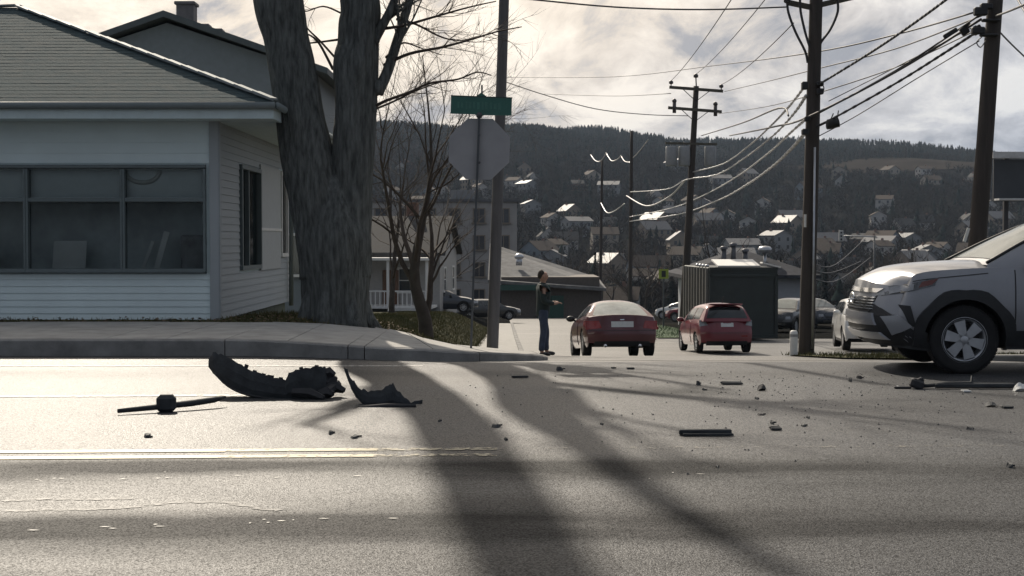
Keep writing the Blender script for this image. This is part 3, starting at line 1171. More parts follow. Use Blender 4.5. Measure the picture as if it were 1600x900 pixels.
# ---- billboard frame at the right edge
bd = 46
bx = xat(1552, bd)
zt = at(1600, 238, bd).z
bb = empty('billboard', (bx, bd, g(bx, bd)), 0, 'tall billboard frame with pale top beam behind the leaning right utility pole', 'billboard')
gz = bb.location.z
MB().box((3.0, 0, zt - gz - .09), (6.2, .3, .2)).build('top_beam', mat('beam_grey', (.5, .5, .5), .5), bb)
MB().box((3.0, .1, zt - gz - .90), (6.0, .08, 1.35)).build('sign_panel', mat('panel_dark', (.045, .05, .058), .5, var=.2, scale=1), bb)
for xx in (.45, 3.2, 5.8):
    MB().box((xx, .22, (zt - gz - .1) / 2), (.14, .14, zt - gz - .1)).build('post', mat('post_steel', (.05, .05, .055), .5, .3), bb)
MB().box((3.0, -.25, at(1580, 312, bd).z - gz), (6.0, .5, .06)).build('catwalk', MAT['beam_grey'], bb)
# ================================================================== CORNER HOUSE (left)
HX, HY0, HY1 = -4.55, 22.0, 28.9
house = empty('corner_house', (HX, HY0, 0), 0, 'pale grey sided one storey corner house with big shop window and hip roof', 'house')
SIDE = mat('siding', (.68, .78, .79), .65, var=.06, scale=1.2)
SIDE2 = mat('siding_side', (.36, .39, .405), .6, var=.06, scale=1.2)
FASC = mat('fascia', (.58, .68, .69), .6, var=.08)
HW = 14.0
SPAN_GAP = (.90, 2.58)


def clap(mb, a, b, z0, z1, nx, ny_, pitch=.105, hole=None):
    """Lapped boards between plan points a and b, outward normal (nx, ny_)."""
    z = z0
    a, b = Vector((*a, 0)), Vector((*b, 0))
    nn = Vector((nx, ny_, 0))
    while z < z1 - .01:
        t = min(z + pitch, z1)
        segs = [(0.0, 1.0)]
        if hole:
            for (h0, h1, hz0, hz1) in hole:
                if z + pitch * .5 > hz0 and z + pitch * .5 < hz1:
                    ns = []
                    for s0, s1 in segs:
                        if h0 > s0:
                            ns.append((s0, min(h0, s1)))
                        if h1 < s1:
                            ns.append((max(h1, s0), s1))
                    segs = [q for q in ns if q[1] - q[0] > .003]
        for s0, s1 in segs:
            p, q = a.lerp(b, s0), a.lerp(b, s1)
            zv = lambda v, zz: v + Vector((0, 0, zz))
            mb.add([zv(p + nn * .018, z), zv(q + nn * .018, z), zv(q + nn * .004, t), zv(p + nn * .004, t), zv(p, z), zv(q, z)],
                   [(0, 1, 2, 3), (4, 5, 1, 0)])
        z = t
    return mb


# walls (solid) with the shop window opening, local frame: right front corner at (0,0)
mb = MB()
t_ = .2
mb.box((-HW / 2, t_ / 2, .55), (HW, t_, .70))                       # under the window
mb.box((-HW / 2, t_ / 2, 2.92), (HW, t_, .68))                      # over the window
for xx in (-10.6,):
    mb.box((xx, t_ / 2, 1.74), (6.3, t_, 1.68))
mb.box((-.09, t_ / 2, 1.74), (.16, t_, 1.68))
mb.box((-HW / 2, HY1 - HY0 - t_ / 2, 1.73), (HW, t_, 3.06))
for (y0, y1, z0, z1) in ((t_, 1.75, .2, 3.26), (3.60, 5.85, .2, 3.26), (6.64, HY1 - HY0 - t_, .2, 3.26), (1.75, 3.60, .2, .92), (1.75, 3.60, 2.68, 3.26), (5.85, 6.64, .2, 1.1), (5.85, 6.64, 2.77, 3.26)):
    mb.box((-t_ / 2, (y0 + y1) / 2, (z0 + z1) / 2), (t_ - .002, y1 - y0, z1 - z0))
mb.box((-HW + .1, (HY1 - HY0) / 2, 1.73), (.2, HY1 - HY0 - .4, 3.06))
hwall = mb.build('wall', FASC, house)
mb = MB()
clap(mb, (-HW, 0), (-.09, 0), .18, .885, 0, -1, hole=None)
clap(mb, (-HW, 0), (-.09, 0), 2.60, 3.25, 0, -1, pitch=.16)
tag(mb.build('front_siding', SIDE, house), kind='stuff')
mb = MB()
dl = HY1 - HY0
clap(mb, (0, .09), (0, dl), .18, 3.25, 1, 0, pitch=.115, hole=[(1.66 / dl, 3.51 / dl, .9, 2.70), (5.76 / dl, 6.55 / dl, 1.08, 2.79)])
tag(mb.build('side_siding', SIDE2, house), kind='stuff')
MB().box((.012, .045, 1.72), (.06, .14, 3.1)).box((-.045, -.012, 1.72), (.14, .06, 3.1)).build('corner_board', SIDE2, house)
MB().box((.006, 4.67, 1.83), (.07, 2.15, 1.9)).build('board_panel', mat('board_pale', (.42, .44, .44), .6, var=.06), house)
MB().box((.03, 4.67, 1.62), (.06, 2.2, .05)).build('ledge', TRIM, house)
# foundation seen where the ground drops
mb = MB()
mb.box((-HW / 2, (HY1 - HY0) / 2, -.42), (HW - .12, HY1 - HY0 - .1, 1.2))
mb.build('foundation', mat('foundation', (.14, .155, .12), .9, var=.3, scale=2, bump=.4), house)
# shop window
FRM = mat('window_frame_grey', (.13, .16, .165), .5, var=.1)
GL = glass_mat('shop_glass', (.02, .03, .032), through=.9)
bays = [(-4.43 - .02, -2.94), (-2.94, -1.45), (-1.45, -.17)]
bays = [(-7.4, -5.92), (-5.92, -4.43)] + [(-4.43, -2.94), (-2.94, -1.45), (-1.45, -.17)]
for (xa, xb) in bays:
    mb = MB()
    z0, z1, zt_ = .92, 2.57, 2.04
    w_ = .04
    mb.box(((xa + xb) / 2, -.01, z1 - w_ / 2), (xb - xa - .004, .14, w_))
    mb.box(((xa + xb) / 2, -.02, z0 + .03), (xb - xa - .004, .2, .06))
    for xx in (xa + w_ / 2, xb - w_ / 2):
        mb.box((xx, -.012, (z0 + z1) / 2 - .005), (w_ - .006, .144, z1 - z0 - w_ - .065))
    mb.box(((xa + xb) / 2, -.008, zt_), (xb - xa - 2 * w_, .13, .06))
    f_ = mb.build('window', FRM, house)
    MB().box(((xa + xb) / 2, .02, (zt_ + z1) / 2 - .01), (xb - xa - 2 * w_, .02, z1 - zt_ - .1)).build('pane', GL, f_)
    MB().box(((xa + xb) / 2, .02, (zt_ + z0) / 2), (xb - xa - 2 * w_, .02, zt_ - z0 - .1)).build('pane', GL, f_)
# room behind
mb = MB()
mb.box((-HW / 2, .9, 1.7), (HW - .5, .1, 2.4)).box((-HW / 2, 1.4, .86), (HW - .5, 2.3, .1))
mb.build('interior', mat('interior_wall', (.52, .57, .58), .8, var=.35, scale=1.2), house)
mb = MB()
mb.box((-HW / 2, .12, 2.30), (HW - .36, .02, .46))
mb.build('blind', mat('blind', (.78, .86, .86), .7, var=.05), house)
mb = MB()
mb.box((-2.42, .42, 1.18), (.52, .02, .46), rot=Matrix.Rotation(math.radians(-12), 3, 'X'))
mb.build('paper_sign', mat('paper', (.75, .78, .77), .8, var=.05), house)
mb = MB()
mb.beam((-1.05, .40, .95), (-.88, .40, 1.55), .02, .09)
mb.beam((-1.27, .40, .95), (-1.10, .40, 1.40), .02, .05)
mb.build('window_banner', MAT['paper'], house)
mb = MB()
mb.tube([(-1.18 + .27 * math.cos(a), .10, 2.50 + .19 * math.sin(a)) for a in np.linspace(PI, 2 * PI, 14)], .035, 8)
mb.build('swag', mat('swag', (.55, .57, .53), .8, var=.05), house)
mb = MB()
for (xx, w_, h_, c_) in ((-4.8, .5, .7, 0), (-.45, .4, .6, 0), (-3.8, .3, .35, 0)):
    mb.box((xx, .5, .9 + h_ / 2), (w_, .4, h_), bevel=.03)
mb.build('display_stock', mat('stock', (.30, .31, .32), .7, var=.4, scale=3), house)
# side windows
for (ya, yb, z0, z1) in ((1.75, 3.60, .92, 2.68), (5.85, 6.64, 1.10, 2.77)):
    mb = MB()
    for zz in (z0 + .03, z1 - .03):
        mb.box((.0, (ya + yb) / 2, zz), (.12, yb - ya, .07))
    for yy in (ya + .03, yb - .03):
        mb.box((.0, yy, (z0 + z1) / 2), (.118, .07, z1 - z0 - .14))
    if yb - ya > 1:
        mb.box((0, ya + .65, (z0 + z1) / 2), (.10, .06, z1 - z0 - .14))
    f_ = mb.build('window', TRIM if yb - ya < 1 else FRM, house)
    MB().box((-.03, (ya + yb) / 2, (z0 + z1) / 2), (.02, yb - ya - .12, z1 - z0 - .12)).build('pane', GL, f_)
# roof
ZE, ZR = 3.42, 5.55
ox, oy = 1.0, .72
X0, X1, Y0, Y1 = -HW - ox, ox, -oy, HY1 - HY0 + oy
ym = (Y0 + Y1) / 2
rx0, rx1 = X0 + 5.2, -4.25
RM = mat('shingles', (.05, .073, .08), .9, var=.22, scale=5, spec=.12, bump=.5, bscale=30, stretch=(1, 1, 4))
mb = MB()
V8 = [(X0, Y0, ZE), (X1, Y0, ZE), (X1, Y1, ZE), (X0, Y1, ZE), (X0, Y0, ZE + .06), (X1, Y0, ZE + .06), (X1, Y1, ZE + .06), (X0, Y1, ZE + .06), (rx0, ym, ZR), (rx1, ym, ZR)]
mb.add(V8, [(3, 2, 1, 0), (0, 1, 5, 4), (1, 2, 6, 5), (2, 3, 7, 6), (3, 0, 4, 7), (4, 5, 9, 8), (5, 6, 9), (6, 7, 8, 9), (7, 4, 8)])
roof = mb.build('roof', RM, house)
mb = MB()
nc = 30
for k in range(nc):
    for (pa_, pb_, pc_, pd_) in (((X0, Y0), (X1, Y0), (rx1, ym), (rx0, ym)), ((X1, Y0), (X1, Y1), (rx1, ym), (rx1, ym))):
        A_, B_, C_, D_ = [Vector((*q, z)) for q, z in ((pa_, ZE + .06), (pb_, ZE + .06), (pc_, ZR), (pd_, ZR))]
        t0, t1 = k / nc, (k + 1) / nc
        nrm = (B_ - A_).cross(D_ - A_).normalized()
        if nrm.z < 0:
            nrm = -nrm
        seg = 24
        L0, R0, L1, R1 = A_.lerp(D_, t0), B_.lerp(C_, t0), A_.lerp(D_, t1), B_.lerp(C_, t1)
        for j in range(seg):
            u0, u1 = j / seg, (j + 1) / seg
            h_ = .003 + .003 * mnoise.noise(Vector((j * 1.3 + k * .37, k * 2.1, 0)))
            p0, p1, p2, p3 = L0.lerp(R0, u0), L0.lerp(R0, u1), L1.lerp(R1, u1), L1.lerp(R1, u0)
            mb.add([p0 + nrm * (.004 + h_), p1 + nrm * (.004 + h_), p2 + nrm * .004, p3 + nrm * .004, p0 + nrm * .001, p1 + nrm * .001], [(0, 1, 2, 3), (4, 5, 1, 0)])
tag(mb.build('shingle_courses', RM, roof), kind='stuff')
mb = MB()
HIPM = mat('hip_cap', (.20, .23, .24), .7, var=.15, scale=4)
for a, b in (((X1, Y0, ZE + .10), (rx1, ym, ZR + .03)), ((X1, Y1, ZE + .10), (rx1, ym, ZR + .03)), ((rx0, ym, ZR + .03), (rx1, ym, ZR + .03))):
    a, b = Vector(a), Vector(b)
    n_ = 16
    for i in range(n_):
        mb.beam(a.lerp(b, i / n_), a.lerp(b, (i + .95) / n_) + Vector((0, 0, .012)), .15, .03)
mb.build('ridge_cap', HIPM, roof)
mb = MB()
mb.box(((X0 + X1) / 2, Y0 + .03, ZE - .09), (X1 - X0 - .02, .04, .20)).box((X1 - .03, (Y0 + Y1) / 2, ZE - .09), (.04, Y1 - Y0 - .09, .20))
mb.box(((X0 + X1) / 2, (Y0) / 2 + .03, ZE - .165), (X1 - X0 - .12, -Y0 - .08, .02)).box((ox / 2 - .02, (Y1) / 2 - .02, ZE - .168), (ox - .08, Y1 - .1, .02))
mb.build('fascia_board', FASC, house)
mb = MB()
mb.tube([(X0, Y0 - .05, ZE + .0), (X1 + .02, Y0 - .05, ZE + .0)], .055, 8)
mb.tube([(X1 + .05, Y0, ZE), (X1 + .05, Y1, ZE)], .055, 8)
mb.tube([(X1 + .05, Y1 - .3, ZE - .05), (.1, Y1 - .85, ZE - .35), (.08, Y1 - .85, .1)], .045, 8)
mb.build('gutter', mat('gutter', (.17, .20, .205), .6, var=.08), house)

# second house behind
h2y = 41.0
p = at(255, 16, h2y)
hx2 = p.x
b2 = empty('neighbour_house', (hx2, h2y, 0), 0, 'tall gabled house with stub chimney rising behind the corner house', 'house')
run = 4.7
ze2 = p.z - run * .355
mb = MB()
mb.add([(-run + .5, .4, -1.2), (run - .5, .4, -1.2), (run - .5, 9, -1.2), (-run + .5, 9, -1.2), (-run + .5, .4, ze2), (run - .5, .4, ze2), (run - .5, 9, ze2), (-run + .5, 9, ze2), (0, .4, p.z - .3), (0, 9, p.z - .3)],
       [(0, 1, 5, 8, 4), (2, 3, 7, 9, 6), (1, 2, 6, 5), (3, 0, 4, 7)])
mb.build('wall', mat('neighbour_wall', (.19, .215, .23), .7, var=.08), b2)
mb = MB()
pr = [(-run, ze2 - .15), (0, p.z - .18), (run, ze2 - .15), (run, ze2 + .03), (0, p.z), (-run, ze2 + .03)]
mb.prism(pr, (0, 0, 0), (1, 0, 0), (0, 0, 1), (0, 9.4, 0))
rf = mb.build('roof', mat('neighbour_roof', (.085, .10, .105), .7, var=.2, scale=3), b2)
mb = MB()
mb.box((.22, 2.0, p.z + .12), (.52, .52, .8), bevel=.02).box((.22, 2.0, p.z + .50), (.62, .62, .10), bevel=.02)
mb.build('chimney', mat('chimney_brick', (.16, .15, .15), .8, var=.2), rf)
for k, xx in enumerate((.86, 1.25)):
    MB().box((xx, 1.6, p.z - xx * .355 + .06), (.32, .4, .16), bevel=.03).build('roof_vent', VENTM, rf)
for (xx, zz) in ((-2.6, 3.2), (2.6, 3.2), (3.4, 1.0)):
    f_ = MB().box((xx, .37, zz + .6), (1.05, .1, .08)).box((xx, .36, zz - .6), (1.15, .14, .08)).box((xx - .5, .37, zz), (.08, .1, 1.12)).box((xx + .5, .37, zz), (.08, .1, 1.12)).build('window', TRIM, b2)
    MB().box((xx, .39, zz), (.92, .06, 1.12)).build('pane', DARKW, f_)

# ================================================================== TREES
BARK = mat('bark', (.115, .122, .118), .95, var=.55, scale=6.0, bump=2.5, bscale=14, spec=.08, stretch=(3, 3, .5))
TWIG = mat('twig_bark', (.06, .048, .04), .85, var=.25, scale=5, spec=.2)


def spline(pts, n):
    """Catmull-Rom through pts (x, y, z, r)."""
    P_ = [np.array(p, float) for p in pts]
    out = []
    for i in range(len(P_) - 1):
        p0, p1, p2, p3 = P_[max(0, i - 1)], P_[i], P_[i + 1], P_[min(len(P_) - 1, i + 2)]
        for k in range(n):
            t = k / n
            out.append(.5 * ((2 * p1) + (-p0 + p2) * t + (2 * p0 - 5 * p1 + 4 * p2 - p3) * t**2 + (-p0 + 3 * p1 - 3 * p2 + p3) * t**3))
    out.append(P_[-1])
    return out


def grow(mb, p, d, L, r, depth, rr, droop=0.0, spread=.55, sides=(8, 6, 5, 4, 3, 3), collect=None):
    """A limb with its side shoots."""
    n = 5 if depth > 0 else 4
    pts, rad = [p.copy()], [r]
    dirv = d.normalized()
    for i in range(n):
        dirv = (dirv + Vector((rr.gauss(0, .13), rr.gauss(0, .13), rr.gauss(.03, .09) - droop))).normalized()
        p = p + dirv * (L / n)
        pts.append(p.copy())
        rad.append(r * (1 - .62 * (i + 1) / n) if depth > 0 else r * (1 - .85 * (i + 1) / n))
    lvl = min(len(sides) - 1, max(0, 4 - depth))
    mb.tube(pts, rad, sides[lvl + 1] if r < .05 else sides[lvl], cap=False)
    if depth <= 0:
        return
    k = rr.choice([3, 4, 4, 5])
    for i in range(k):
        t = rr.uniform(.3, .98)
        j = min(n - 1, int(t * n))
        q = pts[j].lerp(pts[j + 1], t * n - j)
        ax = dirv.orthogonal().normalized()
        ax = Matrix.Rotation(rr.uniform(0, 2 * PI), 3, dirv) @ ax
        nd = (dirv * rr.uniform(.55, 1.0) + ax * spread * rr.uniform(.7, 1.4)).normalized()
        grow(mb, q, nd, L * rr.uniform(.45, .72), max(.0035, rad[j] * rr.uniform(.42, .62)), depth - 1, rr, droop, spread, sides)
    grow(mb, pts[-1], dirv, L * .6, rad[-1], depth - 1, rr, droop, spread, sides)


TD = 22.3
tb = at(524, 514, TD)
tree = empty('maple_tree', (tb.x, TD, g(tb.x, TD) - .05), 0, 'massive bare tree with two thick stems on the lawn beside the corner house', 'tree')
to = tree.location
loc = lambda px, py, d=TD: at(px, py, d) - to


def stem(rows):
    """rows: (pixel left edge, pixel right edge, pixel y)"""
    out = []
    for a, b, y in rows:
        c = loc((a + b) / 2, y)
        out.append((c.x, 0, c.z, (b - a) / 2 / F * TD))
    return out


mb = MB()
A = stem([(470, 580, 522), (474, 576, 500), (474, 576, 440), (468, 578, 370), (478, 560, 310), (498, 542, 262)])
A = [(x, y, z, r) for x, y, z, r in A]
left = stem([(470, 560, 430), (452, 536, 300), (440, 520, 240), (432, 506, 180), (422, 492, 110), (412, 480, 60), (396, 472, 0)])
left += [(left[-1][0] - .12, -.05, left[-1][2] + 1.5, .35), (left[-1][0] - .42, -.1, left[-1][2] + 3.5, .32), (left[-1][0] - .95, -.1, left[-1][2] + 5.6, .30), (left[-1][0] - 1.55, -.1, left[-1][2] + 7.8, .27), (left[-1][0] - 2.3, -.1, left[-1][2] + 10.5, .14)]
right = stem([(500, 578, 430), (514, 580, 320), (518, 583, 250), (524, 586, 180), (521, 590, 104), (529, 590, 70), (530, 591, 40), (532, 592, 0)])
right += [(right[-1][0] - .22, .05, right[-1][2] + 1.4, .31), (right[-1][0] - .85, .1, right[-1][2] + 3.2, .29), (right[-1][0] - 1.25, .1, right[-1][2] + 5.0, .17), (right[-1][0] - 1.65, .2, right[-1][2] + 6.6, .12), (right[-1][0] - 2.0, .3, right[-1][2] + 9, .06)]
for st in (A, left, right):
    sp_ = spline(st, 14)
    mb.tube([q[:3] for q in sp_], [q[3] for q in sp_], 72, jit=.09, ridge=.011)
# root flare, burls and knots
for a in np.linspace(0, 2 * PI, 8)[:-1]:
    mb.tube([(.34 * math.cos(a), .34 * math.sin(a), .55), (.50 * math.cos(a), .46 * math.sin(a), .14), (.72 * math.cos(a), .66 * math.sin(a), -.10)], [.15, .12, .06], 10, ridge=.01)
for (px, py, r) in ((590, 137, .10), (586, 60, .09), (582, 172, .08)):
    c = loc(px, py)
    mb.sphere((c.x, -.05, c.z), r, 10, 7, scale=(1, 1, 1.35))
mb.build('trunk', BARK, tree)


lx, ly = rng.uniform(-9, -1.2, 2600), 20.95 + rng.uniform(0, 1, 2600) ** 1.5 * 12
okl = ~((lx < -4.4) & (ly > 21.9) & (ly < 29.1))
lx, ly = lx[okl], ly[okl]
lz = G(lx, ly) + rng.uniform(.015, .06, len(lx))
la = rng.uniform(0, 6.28, len(lx))
ls = rng.uniform(.025, .055, len(lx))
quad = [np.stack([lx + ls * np.cos(la + o) * (1 if k % 2 else .6), ly + ls * np.sin(la + o) * (1 if k % 2 else .6), lz + rng.uniform(-.012, .02, len(lx))], -1) for k, o in enumerate((0, 1.57, 3.14, 4.71))]
tag(from_arrays('leaf_litter', np.stack(quad, 1).reshape(-1, 3), np.arange(4 * len(lx)), 4, mat('dead_leaf', (.11, .07, .035), .85, var=.5, scale=5)), kind='stuff')


def limb(name, rows, r0, r1, seed, depth=2, twig=.5, rate=5):
    rr = random.Random(seed)
    pts = []
    for (px, py, dy) in rows:
        c = loc(px, py, TD + dy)
        pts.append((c.x, c.y, c.z, 0))
    sp_ = spline(pts, 5)
    n = len(sp_)
    P_ = [Vector(q[:3]) for q in sp_]
    R_ = [r0 + (r1 - r0) * i / (n - 1) for i in range(n)]
    mb = MB()
    mb.tube(P_, R_, 7)
    for k in range(rate):
        j = rr.randrange(max(1, n // 4), n - 1)
        d = (P_[j + 1] - P_[j]).normalized()
        ax = Matrix.Rotation(rr.uniform(0, 2 * PI), 3, d) @ d.orthogonal().normalized()
        grow(mb, P_[j], d * .8 + ax * .6 + Vector((0, 0, .12)), twig * rr.uniform(.6, 1.3), R_[j] * .5, depth - 1, rr)
    return mb.build(name, TWIG if r0 < .06 else BARK, tree)


limb('limb', [(590, 146, 0), (606, 110, .05), (622, 60, .1), (640, 0, .15), (668, -90, .25), (700, -220, .4)], .095, .05, 1, 3, 1.1, 7)
limb('limb', [(586, 60, 0), (604, 28, -.1), (616, 0, -.1), (650, -80, -.3)], .085, .04, 2, 3, .9, 5)
limb('branch', [(580, 170, 0), (602, 158, -.1), (640, 144, -.2), (672, 130, -.2), (715, 124, -.3), (745, 113, -.3), (768, 118, -.35)], .028, .008, 3, 2, .55, 9)
limb('branch', [(582, 172, .1), (612, 160, .2), (650, 142, .2), (690, 128, .3), (700, 132, .3)], .02, .006, 4, 2, .5, 6)
limb('branch', [(600, 102, .05), (640, 84, 0), (690, 74, -.2), (735, 62, -.4), (775, 50, -.6), (815, 42, -.8)], .030, .008, 5, 2, .6, 9)
limb('branch', [(603, 90, .05), (622, 72, .2), (634, 67, .3), (660, 76, .4), (690, 86, .5)], .022, .006, 6, 2, .5, 6)
limb('branch', [(590, 46, 0), (630, 40, -.2), (680, 26, -.4), (730, 12, -.6), (775, 2, -.8)], .028, .008, 7, 2, .6, 7)
limb('branch', [(620, 30, 0), (650, 38, .3), (690, 58, .5), (720, 63, .6), (748, 56, .7)], .022, .006, 8, 2, .6, 7)
limb('branch', [(528, 95, 0), (500, 64, .3), (480, 44, .5), (466, 20, .6), (440, -20, .8)], .02, .006, 9, 2, .5, 7)
limb('branch', [(520, 108, 0), (500, 70, .3), (486, 56, .4), (474, 52, .5)], .024, .01, 10, 2, .35, 3)
limb('branch', [(528, 62, .1), (505, 65, .3), (478, 68, .5)], .02, .012, 12, 2, .3, 2)
limb('branch', [(532, 20, .1), (505, 10, .3), (475, 18, .5), (450, 8, .7)], .016, .006, 13, 2, .4, 5)
limb('limb', [(430, -60, 0), (380, -200, .3), (320, -340, .8), (250, -460, 1.2)], .16, .05, 14, 3, 1.4, 7)
limb('limb', [(560, -140, 0), (620, -260, .4), (690, -380, .8), (740, -480, 1.0)], .14, .05, 15, 3, 1.4, 7)
limb('limb', [(555, -200, .2), (520, -320, -.3), (500, -430, -.8)], .12, .05, 16, 3, 1.3, 7)


BARK2 = mat('dark_bark', (.06, .052, .046), .9, var=.3, scale=4, spec=.15)


def bare_tree(px, d, H, r, seed, label, depth=4, group=None, up=.8, first=.28, base_drop=.05, nl=11, fine=0.0):
    rr = random.Random(seed)
    X = xat(px, d)
    t = empty('bare_tree', (X, d, g(X, d) - base_drop), 0, label, 'tree', group)
    mb = MB()
    zf = H * first
    sp_ = spline([(0, 0, -.2, r * 1.35), (0, 0, zf * .3, r), (rr.gauss(0, .03 * H), rr.gauss(0, .02 * H), zf * 1.1, r * .72), (rr.gauss(0, .04 * H), rr.gauss(0, .03 * H), H * .6, r * .26), (rr.gauss(0, .05 * H), 0, H * .98, r * .06)], 4)
    P_ = [Vector(q[:3]) for q in sp_]
    R_ = [q[3] for q in sp_]
    mb.tube(P_, R_, 9, jit=.06)
    mb.build('trunk', BARK2, t)
    mb = MB()
    n = len(P_)
    for k in range(nl):
        j = rr.randrange(int(n * first * 1.3), n - 1)
        a = k * 2.4 + rr.uniform(-.4, .4)
        d_ = Vector((math.cos(a), math.sin(a), up * rr.uniform(.8, 1.5)))
        f_ = 1 - (P_[j].z / H)
        grow(mb, P_[j], d_, H * (.16 + fine + .26 * f_) * rr.uniform(.8, 1.15), R_[j] * .55, depth - 1, rr, 0, .6)
    mb.build('crown', TWIG, t)
    return t


t2 = bare_tree(664, 34, 6.9, .165, 5, 'small bare tree with forked trunk on the lawn left of the stop sign', depth=4, up=1.3, first=.22, nl=13, fine=.04)
t3 = bare_tree(612, 60, 8.2, .12, 8, 'slim bare tree close to the right edge of the massive tree', depth=3, up=1.2)
protoA = bare_tree(880, 175, 10, .16, 21, 'bare tree in the valley among the town houses', depth=3, group='bare trees in the valley')
protoB = bare_tree(1010, 150, 9, .15, 22, 'bare tree in the valley among the town houses', depth=3, group='bare trees in the valley')
protoC = bare_tree(1430, 190, 11, .17, 23, 'bare tree in the valley among the town houses', depth=3, group='bare trees in the valley')
for k in range(44):
    d = random.uniform(125, 330)
    px = random.choice([random.uniform(590, 780), random.uniform(830, 1060), random.uniform(930, 1080), random.uniform(1060, 1600), random.uniform(1250, 1600)])
    if abs(px - 900) < 70 and d < 140:
        d += 40
    X = xat(px, d)
    if 0 < X < 6 and d < 160:
        continue
    c = copy_tree(random.choice([protoA, protoB, protoC]))
    c.location = (X, d, g(X, d))
    c.rotation_euler = (0, 0, random.uniform(0, 6))
    s_ = random.uniform(.7, 1.25)
    c.scale = (s_, s_, s_)

CTV = [conifer_template(90 + k) for k in range(3)]


def spruce(px, d, H, label, seed):
    rr = random.Random(seed)
    X = xat(px, d)
    t = empty('spruce_tree', (X, d, g(X, d)), 0, label, 'tree', 'dark spruces in the valley')
    MB().tube([(0, 0, -.3), (0, 0, H * .9)], [.16, .03], 6).build('trunk', BARK, t)
    vs, fs = [], []
    for k in range(900):
        u = rr.random() ** .7
        z = H * (.08 + .9 * (1 - u) ** 0.9 if False else .06 + .92 * rr.random())
        R = H * .21 * (1 - (z / H)) + .08
        a = rr.uniform(0, 2 * PI)
        rad_ = R * rr.uniform(.35, 1.1)
        c, s_ = math.cos(a), math.sin(a)
        L = .45 * R + .16
        b = len(vs)
        vs += [(c * (rad_ - L) - s_ * .13, s_ * (rad_ - L) + c * .13, z + .1), (c * (rad_ - L) + s_ * .13, s_ * (rad_ - L) - c * .13, z + .1), (c * rad_, s_ * rad_, z - L * .35)]
        fs.append((b, b + 1, b + 2))
    MB().add(vs, fs).build('crown', FOREST, t)
    return t


for k, (px, d, H) in enumerate([(848, 300, 13), (1425, 240, 11), (930, 210, 9), (1130, 260, 10), (1220, 200, 8), (1350, 250, 9), (1500, 230, 10), (1290, 210, 8), (1050, 230, 9)]):
    spruce(px, d, H, 'dark spruce standing among the valley houses', 40 + k)
# ================================================================== VEHICLES
RUBBER = mat('tyre_rubber', (.020, .020, .021), .8, var=.25, scale=14, spec=.3)
BLACKP = mat('black_plastic', (.022, .023, .025), .55, var=.25, scale=10, spec=.4)
ALLOY = mat('alloy', (.42, .43, .45), .38, .75, var=.12, scale=9)
STEELD = mat('dark_steel', (.03, .03, .033), .6, .3)
CARGLASS = mat('car_glass', (.012, .016, .018), .05, var=.3, scale=2, spec=.8)
DUSTGLASS = mat('dusty_glass', (.30, .32, .31), .12, var=.25, scale=3, spec=.9)
WINDSH = mat('windscreen_glass', (.16, .18, .17), .05, var=.2, scale=2, spec=1.0)
REDLAMP = mat('red_lamp', (.22, .012, .010), .15, var=.2, coat=.6)
CLEARLAMP = mat('clear_lamp', (.22, .23, .25), .12, var=.25, scale=14, spec=.8, coat=.5)
DARKLAMP = mat('headlamp_dark', (.03, .034, .04), .08, var=.3, spec=.9, coat=.6)
AMBER = mat('amber_marker', (.13, .022, .014), .2, var=.1, coat=.4)
PLATE = mat('number_plate', (.55, .56, .56), .4, var=.08, scale=20)
CHROME = mat('chrome_trim', (.72, .72, .72), .16, .95, var=.06)


def paint(name, col, metal=.0, rough=.35):
    return mat(name, col, rough, metal, var=.07, scale=2.5, coat=.75, spec=.5)


SILVER = paint('silver_paint', (.25, .255, .275), .4, .38)
DKRED = paint('dark_red_paint', (.080, .010, .016), .1, .32)
CHERRY = paint('cherry_paint', (.15, .009, .02), .05, .32)
WHITEP = paint('white_paint', (.70, .70, .68), 0, .3)
BLACKC = paint('black_paint', (.02, .021, .024), 0, .3)
BLUEG = paint('bluegrey_paint', (.035, .042, .055), .3, .3)


